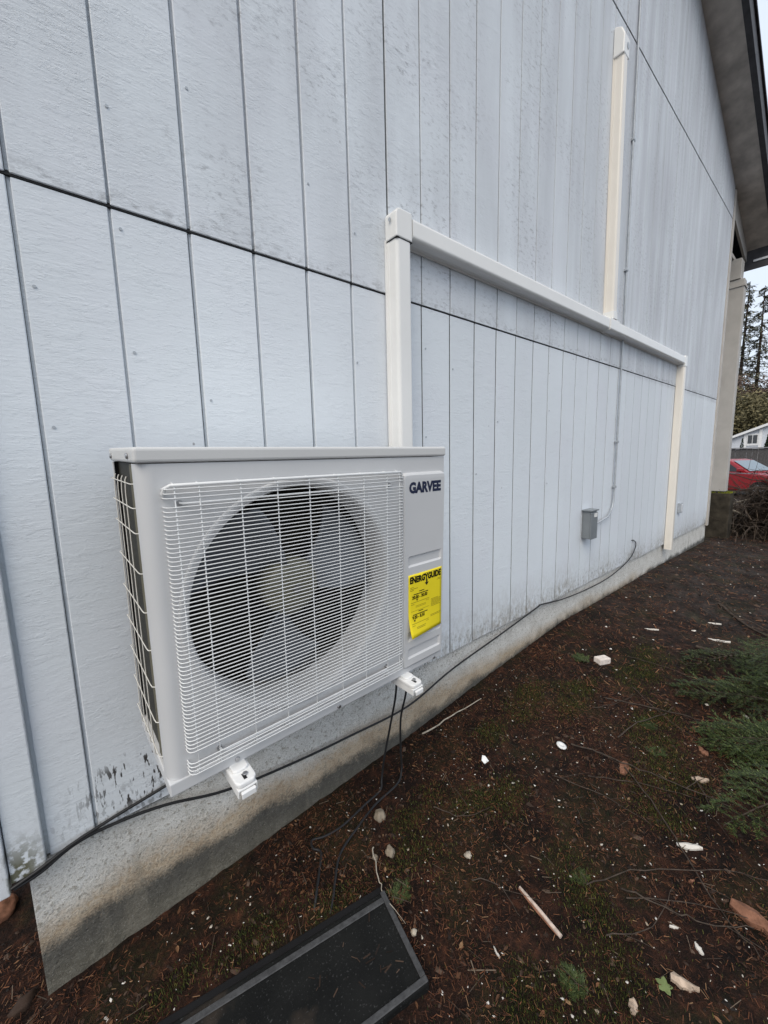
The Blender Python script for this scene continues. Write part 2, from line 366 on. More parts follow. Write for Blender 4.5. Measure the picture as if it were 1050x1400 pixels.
def copy_tree(o, parent=None):
    c = o.copy(); COL.objects.link(c)
    if parent: c.parent = parent
    for ch in o.children: copy_tree(ch, c)
    return c
def setloc(o, loc, rot=(0,0,0), sc=1.0):
    o.location = loc; o.rotation_euler = rot; o.scale = (sc, sc, sc); return o

# ------------------------------------------------------------------ ground
XP = [-300,-30,-3,-.2,.3,.76,1.3,1.83,3,5.5,7.8,10,14,22,50,90,600]
ZP = [-1,-.6,-.5,-.45,-.425,-.39,-.365,-.32,-.235,-.26,-.31,-.40,-.55,-.72,-1.0,-1.0,-1.0]
XQ = [-300,-30,0,3,6,8,10,14,22,50,90,600]
ZQ = [-1,-.6,-.45,-.40,-.36,-.36,-.40,-.55,-.72,-1.0,-1.0,-1.0]
def gz(x, y):
    k = min(max(-y/1.2, 0), 1); k = k*k*(3-2*k)
    z = float(np.interp(x, XP, ZP))*(1-k) + float(np.interp(x, XQ, ZQ))*k
    return z
def gbump(x, y):
    a = mnoise.noise((x*1.7, y*1.7, 0))*0.016 + mnoise.noise((x*6, y*6, 3))*0.009 + mnoise.noise((x*19, y*19, 7))*0.005
    return a*min(1.0, 0.25+max(0.0, -y)*2.5)+0.004*max(0, 1-abs(y)/.10)*(1+mnoise.noise((x*14, 1, 4))*2+mnoise.noise((x*45, 2, 4))*1.5)
def gs(x, y): return gz(x, y) + gbump(x, y)
def axis(a):
    out = []
    for lo, hi, st in a:
        out += list(np.arange(lo, hi-1e-9, st))
    return out + [a[-1][1]]
gx = axis([(-300,-30,45),(-30,-3,3),(-3,-.6,.12),(-.6,4,.02),(4,9.5,.05),(9.5,24,.4),(24,90,4),(90,600,60)])
gy = axis([(-300,-30,45),(-30,-4,3),(-4,-1.6,.12),(-1.6,.5,.02),(.5,6,.4),(6,60,4),(60,420,60)])
V = []; F = []
for y in gy:
    for x in gx:
        V.append((x, y, gs(x, y) if (-1 < x < 24 and -4 < y < 1) else gz(x, y)))
nx = len(gx)
for j in range(len(gy)-1):
    for i in range(nx-1):
        a = j*nx+i; F.append((a, a+1, a+1+nx, a+nx))
me = bpy.data.meshes.new('ground'); me.from_pydata(V, [], F)
me.polygons.foreach_set('use_smooth', [True]*len(F)); me.materials.append(M_SOIL)
ground = bpy.data.objects.new('ground', me); COL.objects.link(ground); structure(ground)

# ------------------------------------------------------------------ house
S = 0.2032
house = tag(empty('house', (-0.16, 0.02, -0.45)), 'white house gable wall of grooved boards on a concrete foundation', 'house')
def hpart(o):
    o.parent = house; o.matrix_parent_inverse = Matrix.Translation((0.16, -0.02, 0.45)); return o
def seam1(x): return 1.797 + 0.0078*x
def seam2(x): return 4.232 + 0.0122*x
RIDGE = 3.8
def rake(x): return 4.27 + 0.37*(8.97-x) if x > RIDGE else 4.27 + 0.37*(8.97-RIDGE) - 0.37*(RIDGE-x)
XL, XR = -0.19, 7.68
rnd = random.Random(4)
def board(x0, x1, zb, zt, y0=0.0, y1=0.013, b=0.0022):
    b = 0.0022 if x0 < 6*S-.02 else 0.0012 if x0 < 19*S-.02 else 0.0005
    m = MB()
    xs = (x0, x1)
    pr = []
    m.add([(x0,y0,zb(x0)),(x1,y0,zb(x1)),(x1,y1,zb(x1)),(x0,y1,zb(x0)),(x0,y0,zt(x0)),(x1,y0,zt(x1)),(x1,y1,zt(x1)),(x0,y1,zt(x0))],
          [(0,3,2,1),(4,5,6,7),(0,1,5,4),(1,2,6,5),(2,3,7,6),(3,0,4,7)])
    return hpart(m.build('siding_board', M_SIDING, None, b, 1))
G = 0.0055
for n in range(-1, 39):
    xa = max(n*S, -0.113); xb = min((n+1)*S, XR)
    if xb - xa < 0.03: continue
    Gx = G if n < 6 else (0.0045 if n < 19 else 0.0032)
    g0 = Gx*rnd.uniform(.8, 1.0) if n % 6 != 1 else 0.0035; g1 = Gx*rnd.uniform(.8, 1.0) if (n+1) % 6 != 1 else 0.0035
    dy = rnd.uniform(-0.0006, 0.0006)
    zb0 = 0.0 + rnd.uniform(-0.002, 0.002)
    board(xa+g0, xb-g1, lambda x: zb0, lambda x: seam1(x)-0.001, dy, 0.013)
    board(xa+g0, xb-g1, lambda x: seam1(x)+0.0050, lambda x: seam2(x)-0.003, dy-0.004, 0.010)
    mid = (xa+xb)/2
    board(xa+g0, xb-g1, lambda x: seam2(x)+0.007, lambda x: rake(x)-0.002, dy-0.006, 0.008)
for n in range(0, 38):
    Gx = G if n < 6 else (0.0045 if n < 19 else 0.0032)
    wd = 0.0022 if n < 6 else Gx*1.9
    hpart(MB().box(n*S-Gx*0.95, n*S-Gx*0.95+wd, 0.0028 if n < 6 else 0.0022 if n < 19 else 0.0011, 0.0066, 0.001, rake(n*S)-0.01).build('joint_gap', M_JOINT))
# groove floor: one sheet behind the boards, full gable height
m = MB()
m.prism([(XL+0.02, 0.004), (XR, 0.004), (XR, rake(XR)), (RIDGE, rake(RIDGE)), (XL+0.02, rake(XL+0.02))], 0.0068, 0.05, lambda a, b, c: (a, c, b))
hpart(m.build('groove_backing', M_GROOVE))
m = MB()      # wall core closing the house
m.prism([(XL, 0.0), (XR, 0.0), (XR, rake(XR)-.02), (RIDGE, rake(RIDGE)-.02), (XL, rake(XL)-.02)], 0.055, 7.5, lambda a, b, c: (a, c, b))
hpart(m.build('wall_core', M_TRIM))
for nm, fn, th in (('lower', seam1, .0), ('upper', seam2, -0.003)):
    m = MB()
    x0, x1 = -0.113, XR
    y0, y1 = -0.0015+th*.3, 0.006
    z = lambda x, d: fn(x)+d
    m.add([(x0,y0,z(x0,-.0005)),(x1,y0,z(x1,-.0005)),(x1,y1,z(x1,-.0004)),(x0,y1,z(x0,-.0004)),(x0,y0,z(x0,0.0015)),(x1,y0,z(x1,0.0015)),(x1,y1,z(x1,.014)),(x0,y1,z(x0,.014))],
          [(0,3,2,1),(4,5,6,7),(0,1,5,4),(1,2,6,5),(2,3,7,6),(3,0,4,7)])
    hpart(m.build('flashing_strip', M_FLASH))
# corner boards at the near end, trim at the far end
cb = MB().box(-0.190, -0.117, -0.020, 0.03, -0.012, 4.40)
hpart(cb.build('corner_board', M_TRIM, None, 0.003, 2))
hpart(MB().box(-0.232, -0.193, -0.030, 0.06, -0.035, 4.36).build('corner_board', M_TRIM, None, 0.003, 2))
hpart(MB().box(XR+0.002, XR+0.085, -0.018, 0.05, -0.045, rake(XR+.09)-0.01).build('end_trim', M_BEIGE, None, 0.003, 1))
# foundation
m = MB()
fx = np.linspace(-0.16, 7.75, 90)
front = []
for i, x in enumerate(fx):
    front.append((x, 0.019 + 0.002*mnoise.noise((x*3, 0, 0))))
for i in range(len(fx)-1):
    (xa, ya), (xb, yb) = front[i], front[i+1]
    rows = [-0.007, -0.13, -0.26, -0.40, -0.75]
    for k in range(4):
        o = [0, .004, .007, .010, .014]
        m.add([(xa, ya-o[k]*(.5+.5*math.sin(xa*2)), rows[k]), (xa, ya-o[k+1]*(.5+.5*math.sin(xa*2)), rows[k+1]), (xb, yb-o[k+1]*(.5+.5*math.sin(xb*2)), rows[k+1]), (xb, yb-o[k]*(.5+.5*math.sin(xb*2)), rows[k])], [(0,1,2,3)], True)
m.box(-0.16, 7.75, 0.03, 0.25, -0.75, -0.007)
m.box(-0.16, 0.0, 0.25, 7.4, -0.75, -0.007); m.box(7.55, 7.75, 0.25, 7.4, -0.75, -0.007)
# end caps between face sheet and core
m.add([(-0.16, front[0][1], -0.007), (-0.16, 0.03, -0.007), (-0.16, 0.03, -0.75), (-0.16, front[0][1], -0.75)], [(0,1,2,3)])
m.add([(7.75, front[-1][1], -0.007), (7.75, 0.03, -0.007), (7.75, 0.03, -0.75), (7.75, front[-1][1], -0.75)], [(0,1,2,3)])
m.add([(-0.16, 0.005, -0.003), (7.75, 0.005, -0.003), (7.75, 0.03, -0.007), (-0.16, 0.03, -0.007)], [(0,1,2,3)])
hpart(m.build('foundation', M_CONC, None, 0, recalc=False))
# roof, soffit, rake boards, eave
OV = -0.285
def slab(name, x0, x1, y0, y1, d0, d1, mt, bev=0):
    m = MB()
    m.add([(x0,y0,rake(x0)+d0),(x1,y0,rake(x1)+d0),(x1,y1,rake(x1)+d0),(x0,y1,rake(x0)+d0),(x0,y0,rake(x0)+d1),(x1,y0,rake(x1)+d1),(x1,y1,rake(x1)+d1),(x0,y1,rake(x0)+d1)],
          [(0,3,2,1),(4,5,6,7),(0,1,5,4),(1,2,6,5),(2,3,7,6),(3,0,4,7)])
    return hpart(m.build(name, mt, None, bev))
XE = 8.95
slab('soffit', RIDGE, XE, OV, 0.0, 0.0, 0.05, M_SOFFIT); slab('soffit', -0.9, RIDGE, OV, 0.0, 0.0, 0.05, M_SOFFIT)
slab('rake_fascia', RIDGE, XE+.02, OV-0.055, OV, -0.02, 0.16, M_FASCIA, 0.003); slab('rake_fascia', -0.9, RIDGE, OV-0.055, OV, -0.02, 0.16, M_FASCIA, 0.003)
slab('roof', RIDGE, XE+.05, OV-0.075, 7.8, 0.162, 0.2, M_ROOF); slab('roof', -0.95, RIDGE, OV-0.075, 7.8, 0.162, 0.2, M_ROOF)
hpart(MB().box(XE, XE+0.03, OV-0.3, 7.6, 3.985, rake(XE)+0.13).build('eave_fascia', M_FASCIA, None, 0.003))
hpart(MB().box(XE-0.014, XE-0.001, OV-0.3, -0.085, 4.088, 4.118).build('drip_edge', M_WHITEMETAL))
# bargeboard of the porch end and the porch post with its plinth
m = MB()
xa, xb = XR+0.09, XE-0.002
m.add([(xa,0,rake(xa)-.30),(xb,0,rake(xb)-.16),(xb,.03,rake(xb)-.16),(xa,.03,rake(xa)-.30),(xa,0,rake(xa)-.003),(xb,0,rake(xb)-.003),(xb,.03,rake(xb)-.003),(xa,.03,rake(xa)-.003)],
      [(0,3,2,1),(4,5,6,7),(0,1,5,4),(1,2,6,5),(2,3,7,6),(3,0,4,7)])
hpart(m.build('gable_trim', M_POST))
hpart(MB().box(XR+.09, XE-.02, 0.06, 2.5, 4.02, 4.07).build('porch_ceiling', M_SOFFIT))
hpart(MB().box(8.38, 8.60, -0.035, 2.5, 3.72, 4.015).build('porch_beam', M_POST, None, 0.004))
hpart(MB().box(8.40, 8.58, -0.086, 0.13, 0.44, 3.715).build('porch_post', M_POST, None, 0.006))
hpart(MB().box(8.385, 8.595, -0.10, 0.145, 3.60, 3.64).build('post_collar', M_POST, None, 0.004))
m = MB().box(8.33, 8.66, -0.165, 0.25, -0.6, 0.415)
hpart(m.build('post_plinth', M_PLINTH, None, 0.012))
mb = MB()
r5 = random.Random(5)
for k in range(260):
    px, py = r5.uniform(8.325, 8.66), r5.uniform(-0.17, 0.25)
    if 8.40 < px < 8.58 and -0.086 < py < .13: continue
    h = r5.uniform(.012, .03); a = r5.uniform(0, 6.28); q = .012
    mb.add([(px-q*math.cos(a), py-q*math.sin(a), .412), (px+q*math.cos(a), py+q*math.sin(a), .412), (px-q*math.sin(a), py+q*math.cos(a), .412), (px, py, .415+h)], [(0,1,3),(1,2,3),(2,0,3)])
hpart(mb.build('moss_cap', M_MOSS, None, 0, recalc=False))
# nail heads along some joints
nb = MB().disc((0,0,0), (0,-1,0), 0.0042, 0.0016, 8)
nail0 = None
for n, zz in [(1, 1.42), (1, .98), (1, 1.75), (1, 2.05), (1, 2.5), (2, 1.3), (2, 2.2), (3, 2.6), (4, 2.1), (5, 2.0), (0, 1.2), (0, 1.55), (7, 1.62), (7, 1.2), (8, 1.55), (9, 1.0), (7, .6), (10, 1.3), (3, 1.1), (5, 1.5), (13, .9), (13, 1.4), (2, 2.9), (4, 3.0)]:
    if nail0 is None: nail0 = nb.build('nail_head', M_CONDUIT); o = nail0
    else: o = nail0.copy(); COL.objects.link(o)
    o.location = (n*S + 0.022 + rnd.uniform(-.004, .004), -0.0006 if zz < 1.8 else -0.0046, zz); hpart(o)

# ------------------------------------------------------------------ outdoor unit (local frame: x right, y into the wall, z up)
unit = tag(empty('outdoor_unit'), 'white outdoor heat pump unit with large fan grille hung on the wall', 'air conditioner')
def Rm(a, b, c): return Matrix.Rotation(c, 3, 'Z') @ Matrix.Rotation(b, 3, 'Y') @ Matrix.Rotation(a, 3, 'X')
UM = Matrix.Translation((0.1391, -0.4269, 0.3325)) @ Rm(0.0306, -0.0035, 0.0208).to_4x4()
unit.matrix_world = UM
W, H, D = 0.95, 0.765, 0.318
FC = (0.372, 0.400); FR = 0.302
# front panel with the round opening, rounded corner wrap at its left edge
m = MB()
x0, x1, z0, z1 = 0.030, W, 0.034, H
angs = sorted(set([2*math.pi*k/72 for k in range(72)] + [math.atan2(zz-FC[1], xx-FC[0]) % (2*math.pi) for xx in (x0, x1) for zz in (z0, z1)]))
inner = [(FC[0]+FR*math.cos(a), FC[1]+FR*math.sin(a)) for a in angs]; outer = []
for a in angs:
    c, s_ = math.cos(a), math.sin(a); ts = []
    if c > 1e-9: ts.append((x1-FC[0])/c)
    if c < -1e-9: ts.append((x0-FC[0])/c)
    if s_ > 1e-9: ts.append((z1-FC[1])/s_)
    if s_ < -1e-9: ts.append((z0-FC[1])/s_)
    tt = min(ts); outer.append((FC[0]+tt*c, FC[1]+tt*s_))
n = len(angs)
m.add([(p[0], 0, p[1]) for p in inner]+[(p[0], 0, p[1]) for p in outer], [(k, (k+1) % n, n+(k+1) % n, n+k) for k in range(n)])
arc = [(0.030-0.030*math.sin(t), 0.030-0.030*math.cos(t)) for t in np.linspace(0, math.pi/2, 17)] + [(0.0, 0.045), (0.012, 0.045)]
mc = MB()
for k in range(len(arc)-1):
    (a, b), (c, d) = arc[k], arc[k+1]
    mc.add([(a,b,z0),(c,d,z0),(c,d,z1),(a,b,z1)], [(0,1,2,3)], k < 16)
mc.build('corner_column', M_UNIT, unit, 0)
m.add([(W,0,z0),(W,D,z0),(W,D,z1),(W,0,z1)], [(0,1,2,3)])
m.build('front_panel', M_UNIT, unit, 0)
# bell mouth ring around the fan
m = MB().rev([(FR+0.020, 0.0), (FR+0.0185, -0.002), (FR+0.014, -0.003), (FR+0.006, -0.002), (FR, 0.001), (FR-0.006, 0.012), (FR-0.008, 0.055), (FR-0.008, 0.10)], (FC[0], 0, FC[1]), 72)
m.build('fan_shroud', M_UNIT, unit, 0, recalc=False)
# base pan, lid, rear panel, posts
m = MB().box(0.0, W+.001, -0.003, D, 0.0, 0.0335)
m.build('base_pan', M_UNIT, unit, 0.003)
m = MB()
pl = [(-0.004, -0.006), (W+0.004, -0.006), (W+0.004, D+0.004), (-0.004, D+0.004)]
m.box(-0.004, W+0.004, -0.006, D+0.004, H+0.0015, H+0.034)
lid = m.build('lid', M_UNITLID, unit, 0.007, 3)
MB().box(0.0, 0.0025, D-0.012, D, 0.034, H).build('rear_post', M_UNIT, unit, 0.002)
MB().box(0.004, W-.002, D-0.004, D-.001, 0.034, H).build('rear_panel', M_DARK, unit)
MB().box(0.028, W-0.01, 0.272, 0.29, 0.04, H-.004).build('rear_coil', M_COIL, unit)
MB().box(0.012, 0.026, 0.088, 0.313, 0.036, H-.002).build('side_coil', M_COIL, unit)
MB().box(0.715, 0.725, 0.03, 0.27, 0.04, H-.004).build('partition', M_DARK, unit)
MB().box(0.028, 0.71, 0.108, 0.112, 0.04, FC[1]-FR-0.012).build('inner_baffle', M_DARK, unit)
MB().box(0.007, 0.012, 0.047, 0.120, 0.036, H-.002).build('coil_end_plate', mat('olive_end_plate', (0.105, 0.092, 0.05), 0.5, 0.4, 0, .2), unit)
# fan: hub and three broad swept blades
fan = empty('fan'); fan.parent = unit; fan.location = (FC[0], 0.085, FC[1])
fan_o = MB().rev([(0.0, -0.030), (0.045, -0.029), (0.076, -0.020), (0.086, -0.003), (0.086, 0.06), (0.0, 0.06)], (0,0,0), 40).build('hub', M_HUB, fan, 0, recalc=False)
MB().disc((0,-0.029,0), (0,-1,0), 0.012, 0.012, 10).build('hub_nut', M_SCREW, fan_o)
bl = MB(); NR, NA = 9, 12; vs = []
for i in range(NR):
    r = 0.080 + (0.283-0.080)*i/(NR-1)
    u = i/(NR-1)
    a0 = R(-24 - 4*u + 12*u*u); a1 = R(22 + 26*u)
    for j in range(NA):
        v = j/(NA-1); a = a0+(a1-a0)*v
        y = -0.028 + 0.082*v + 0.012*math.sin(v*math.pi) - 0.006*u
        rr = r + (0 if i < NR-1 else -0.018*(2*v-1)**2)
        vs.append((rr*math.cos(a), y, rr*math.sin(a)))
fs = [(i*NA+j, i*NA+j+1, (i+1)*NA+j+1, (i+1)*NA+j) for i in range(NR-1) for j in range(NA-1)]
bl.add(vs, fs, True)
b0 = bl.build('blade', M_FAN, fan, 0, recalc=False)
md = b0.modifiers.new('thick', 'SOLIDIFY'); md.thickness = 0.004
b0.rotation_euler = (0, R(-10), 0)
for k in (1, 2):
    b = b0.copy(); COL.objects.link(b); b.parent = fan; b.rotation_euler = (0, R(-10-120*k), 0)
MB().tube([(0,0.06,0),(0,0.15,0)], 0.05, 20).build('motor', M_DARK, fan)
MB().box(-0.03, 0.03, 0.14, 0.16, -0.35, 0.355).build('motor_mount', M_DARK, fan)
# grille
gr = empty('fan_grille'); gr.parent = unit
def wire(name, pts, r, parent, mt=M_GRILLE, n=6): return MB().tube(pts, r, n).build(name, mt, parent, 0, recalc=False)
gzs = np.linspace(0.044, 0.712, 70)
hw = MB().tube([(0.042, 0.0, 0), (0.0425, -0.012, 0), (0.046, -0.019, 0), (0.053, -0.0225, 0), (0.30, -0.0235, 0), (0.55, -0.0235, 0), (0.720, -0.0225, 0), (0.7265, -0.019, 0), (0.730, -0.012, 0), (0.7305, 0.0, 0)], 0.00138, 6)
w0 = hw.build('grille_wire', M_GRILLE, gr, 0, recalc=False)
for k, zz in enumerate(gzs):
    if k in (4, 5, 66): continue
    if k == 0: o = w0
    else: o = w0.copy(); COL.objects.link(o); o.parent = gr
    o.location = (0, 0, float(zz))
for xx in (0.062, 0.111, 0.202, 0.2935, 0.384, 0.475, 0.566, 0.657, 0.711):
    wire('grille_wire', [(xx, 0.0, 0.038), (xx, -0.016, 0.039), (xx, -0.0205, 0.046), (xx, -0.0212, 0.4), (xx, -0.0205, 0.714), (xx, -0.012, 0.722), (xx, 0, 0.723)], 0.0015, gr)
wire('grille_rim', [(0.043, -0.003, 0.700), (0.045, -0.012, 0.713), (0.054, -0.0185, 0.7195), (0.3, -0.0195, 0.7205), (0.55, -0.0195, 0.7205), (0.718, -0.0185, 0.7195), (0.728, -0.012, 0.713), (0.730, -0.003, 0.700)], 0.0042, gr, n=8)
for zz, xa, xb in ((0.680, 0.074, 0.682), (0.0665, 0.115, 0.666)):
    wire('grille_bar', [(xa, -0.001, zz), (xa+.003, -0.016, zz), (xa+.012, -0.0185, zz), (xb-.012, -0.0185, zz), (xb-.003, -0.016, zz), (xb, -0.001, zz)], 0.0027, gr)
for xx, zz in ((0.074, 0.680), (0.682, 0.680), (0.115, 0.0665), (0.666, 0.0665)):
    MB().disc((xx, -0.0005, zz), (0,-1,0), 0.0065, 0.004, 10).build('screw', M_SCREW, gr)
# service cover with three moulded recesses
m = MB()
xs = [0.7345, 0.7375, 0.742, 0.758, 0.764, 0.922, 0.928, 0.938, 0.9425, 0.9455]
zs = [0.024, 0.0275, 0.033, 0.058, 0.063, 0.093, 0.098, 0.124, 0.129, 0.156, 0.161, 0.393, 0.399, 0.429, 0.4325, 0.695, 0.706, 0.7115, 0.715]
def rec(z): return (0.0585 < z < 0.0975) or (0.1245 < z < 0.1605) or (0.3935 < z < 0.432)
cr = 0.016
def inside_round(x, z):
    # pull the corners in to a round
    X0, X1, Z0, Z1 = xs[0], xs[-1], zs[0], zs[-1]
    return x, z
vs = []
for z in zs:
    for x in xs:
        ex = min(x-xs[0], xs[-1]-x); ez = min(z-zs[0], zs[-1]-z)
        e = min(ex, ez if z < .3 else ez*0.75)
        y = -0.0035 - 0.0105*min(1, (e/0.0075))**0.6 if e > 1e-6 else -0.0003
        if rec(z) and 0.763 < x < 0.923: y += 0.0062
        xx, zz = x, z
        for cxn, sx in ((xs[0]+cr, -1), (xs[-1]-cr, 1)):
            for czn, sz in ((zs[0]+cr, -1), (zs[-1]-cr, 1)):
                dx, dz = (x-cxn)*sx, (z-czn)*sz
                if dx > 0 and dz > 0:
                    q = max(dx, dz); L = math.hypot(dx, dz)
                    xx, zz = cxn+sx*dx/L*q, czn+sz*dz/L*q
        vs.append((xx, y, zz))
nxs = len(xs)
fs = [(j*nxs+i, j*nxs+i+1, (j+1)*nxs+i+1, (j+1)*nxs+i) for j in range(len(zs)-1) for i in range(nxs-1)]
m.add(vs, fs, False)
m.build('service_cover', M_UNIT, unit, 0)
# printed logo
def text(name, body, size, loc, mt, parent, bold=0.0, xs=1.0, align='LEFT'):
    c = bpy.data.curves.new(name, 'FONT'); c.body = body; c.size = size; c.offset = bold; c.extrude = 0.0002
    c.align_x = align; c.materials.append(mt); c.resolution_u = 3
    t = bpy.data.objects.new(name, c); COL.objects.link(t); t.parent = parent
    t.location = loc; t.rotation_euler = (math.pi/2, 0, 0); t.scale = (xs, 1, 1); return t
lt = text('logo_curve', 'GARVEE', 0.0475, (0,0,0), M_NAVY, None, 0.0026, 1)
lt.rotation_euler = (0,0,0); lt.data.extrude = 0.0
lme = bpy.data.meshes.new_from_object(lt.evaluated_get(bpy.context.evaluated_depsgraph_get())); bpy.data.objects.remove(lt)
for p_ in lme.vertices: p_.co = (0.7605+p_.co.x*0.915, -0.0146, 0.6485+p_.co.y)
lo = bpy.data.objects.new('logo', lme); COL.objects.link(lo); lo.parent = unit
# yellow energy label, lower left corner lifting
lx0, lx1, lz0, lz1 = 0.758, 0.930, 0.142, 0.366
def lab_y(u, v): return -0.0152 - 0.020*max(0, 1-v*2.2)**2*max(0, 1-u*0.9)**1.4 - 0.0016*math.sin(u*3.1)
m = MB(); nu, nv = 14, 18
vs = [(lx0+(lx1-lx0)*i/(nu-1), lab_y(i/(nu-1), j/(nv-1)), lz0+(lz1-lz0)*j/(nv-1) - 0.004*(1-i/(nu-1))*0) for j in range(nv) for i in range(nu)]
m.add(vs, [(j*nu+i, j*nu+i+1, (j+1)*nu+i+1, (j+1)*nu+i) for j in range(nv-1) for i in range(nu-1)], True)
lab = m.build('energy_label', M_YELLOW, unit, 0, recalc=False)
md = lab.modifiers.new('thick', 'SOLIDIFY'); md.thickness = 0.0005; md.offset = -1
lab['label'] = 'yellow ENERGYGUIDE sticker with black lettering, its lower left corner curling'
def flat(name, rects, mt, lift=0.0006):
    m = MB()
    for (u0, v0, u1, v1) in rects:
        k = 4
        for q in range(k):
            a, b = u0+(u1-u0)*q/k, u0+(u1-u0)*(q+1)/k
            P = lambda u, v: (lx0+(lx1-lx0)*u, lab_y(u, v)-lift, lz0+(lz1-lz0)*v)
            m.add([P(a, v0), P(b, v0), P(b, v1), P(a, v1)], [(0,1,2,3)])
    return m.build(name, mt, lab, 0, recalc=False)
def curl_text(name, body, size, u, v, mt, bold, xsc=1.0):
    # lettering bent onto the sheet
    t = text(name, body, size, (0,0,0), mt, None, bold)
    dg = bpy.context.evaluated_depsgraph_get(); me = bpy.data.meshes.new_from_object(t.evaluated_get(dg))
    bpy.data.objects.remove(t)
    for p in me.vertices:
        x, y = p.co.x*xsc, p.co.y
        uu, vv = u + x/(lx1-lx0), v + y/(lz1-lz0)
        p.co = (lx0+x+u*(lx1-lx0), lab_y(uu, vv)-0.0008, lz0+(lz1-lz0)*v+y)
    o = bpy.data.objects.new(name, me); COL.objects.link(o); o.parent = lab
    if not me.materials: me.materials.append(mt)
    return o
curl_text('heading', 'ENERGYGUIDE', 0.030, 0.03, 0.865, M_BLACKP, 0.0016, 0.80)
P = lambda u, v: (lx0+(lx1-lx0)*u, lab_y(u, v)-0.0007, lz0+(lz1-lz0)*v)
m = MB(); m.add([P(.50,.865),P(.54,.865),P(.54,.815),P(.58,.815),P(.52,.765),P(.46,.815),P(.50,.815)], [(0,1,2,3,4,5,6)]); m.build('arrow', M_BLACKP, lab, 0, recalc=False)
curl_text('rating', '20.00 - 20.00', 0.0165, 0.10, 0.60, M_BLACKP, 0.0006, 0.86)
curl_text('rating', '9.00 - 8.50', 0.0165, 0.10, 0.275, M_BLACKP, 0.0006, 0.86)
m = MB()
for u, v in ((.24, .59), (.16, .262)): m.add([P(u-.03, v), P(u+.03, v), P(u, v-.035)], [(0,2,1)])
m.build('pointer', M_BLACKP, lab, 0, recalc=False)
flat('bold_line', [(.30,.70,.45,.712), (.14,.665,.56,.678), (.28,.375,.42,.387), (.12,.335,.55,.348)], M_BLACKP)
flat('fine_print', [(.04,.965,.22,.971), (.42,.968,.97,.974), (.04,.79,.14,.796), (.04,.765,.26,.772), (.04,.74,.14,.748), (.84,.80,.96,.806), (.86,.82,.95,.826),
     (.07,.54,.60,.546), (.50,.515,.60,.520), (.07,.51,.16,.516), (.20,.475,.50,.480), (.20,.455,.50,.460), (.07,.40,.60,.404),
     (.66,.50,.90,.506), (.66,.48,.97,.486), (.66,.46,.95,.466), (.66,.44,.97,.446), (.66,.42,.96,.426), (.66,.40,.92,.406), (.66,.38,.97,.386), (.64,.235,.97,.241), (.64,.215,.95,.221),
     (.07,.20,.58,.206), (.50,.175,.58,.181), (.07,.17,.16,.176), (.20,.13,.48,.136), (.20,.11,.46,.116)], M_SMALLP)
# screws on the cabinet
for p, nrm in [((0.155, -0.003, 0.012), (0,-1,0)), ((0.47, -0.003, 0.010), (0,-1,0)), ((0.907, -0.003, 0.008), (0,-1,0)), ((-0.004, 0.05, H+.016), (-1,0,0)), ((-0.004, 0.285, H+.014), (-1,0,0))]:
    MB().disc(p, nrm, 0.0065, 0.004, 10).build('screw', M_SCREW, unit, 0.001, 1)
# wire guard over the coil at the left end
cg = empty('coil_guard'); cg.parent = unit
for yy in (0.120, 0.172, 0.225, 0.278):
    bow = 0.0045
    wire('guard_wire', [(0.0, yy, 0.036), (-0.003, yy, 0.042), (-bow, yy, 0.075), (-bow, yy, 0.70), (-0.003, yy, 0.728), (0.0, yy, 0.735)], 0.0013, cg, M_GUARD)
for zz in (0.075, 0.165, 0.255, 0.345, 0.435, 0.525, 0.615, 0.670, 0.722):
    bow = 0.0052 if 0.07 < zz < 0.71 else 0.0045
    wire('guard_wire', [(0.004, 0.046, zz), (-0.004, 0.052, zz), (-bow, 0.066, zz), (-bow, 0.300, zz), (-0.006, 0.316, zz), (0.004, 0.319, zz)], 0.0013, cg, M_GUARD)

# ------------------------------------------------------------------ wall brackets
def bracket(lx, label):
    b = tag(empty('wall_bracket'), label, 'bracket', 'white brackets carrying the outdoor unit')
    b.matrix_world = UM @ Matrix.Translation((lx, 0, 0))
    wdt = 0.024
    m = MB()
    # inverted U channel arm from the wall out past the front edge
    m.box(-wdt, wdt, -0.070, 0.405, -0.022, -0.018); m.box(-wdt, -wdt+0.003, -0.070, 0.405, -0.040, -0.022); m.box(wdt-0.003, wdt, -0.070, 0.405, -0.040, -0.022)
    m.build('arm', M_BRKT, b, 0.001, 1)
    MB().box(-0.02, 0.02, 0.398, 0.4035, -0.33, -0.02).build('wall_rail', M_BRKT, b, 0.001, 1)
    # moulded foot pad with a raised tongue
    m = MB()
    pr = [(-0.026, -0.058), (-0.018, -0.069), (0.018, -0.069), (0.026, -0.058), (0.027, 0.035), (-0.027, 0.035)]
    m.prism(pr, -0.017, -0.0035)
    p = m.build('foot_pad', M_BRKT, b, 0.004, 2)
    m = MB(); m.prism([(-0.020, -0.026), (-0.012, -0.032), (0.012, -0.032), (0.020, -0.026), (0.020, 0.0), (-0.020, 0.0)], -0.004, 0.0035)
    m.build('pad_tongue', M_BRKT, p, 0.003, 2)
    MB().box(-0.004, 0.004, -0.060, -0.040, -0.0038, -0.0029).build('slot', M_DARK, p)
    MB().disc((0.004, -0.046, -0.003), (0,0,1), 0.007, 0.0045, 6).build('bolt', M_SCREW, p, 0.001, 1)
    m = MB().box(-0.018, 0.018, -0.079, -0.0695, -0.030, -0.023); m.box(-0.018, 0.018, -0.079, -0.0755, -0.039, -0.030)
    m.build('end_clip', M_BRKT, b, 0.002, 1)
    return b
bracket(0.153, 'white bracket foot under the left end of the fan grille')
bracket(0.752, 'white bracket foot below the yellow sticker beside hanging black cables')

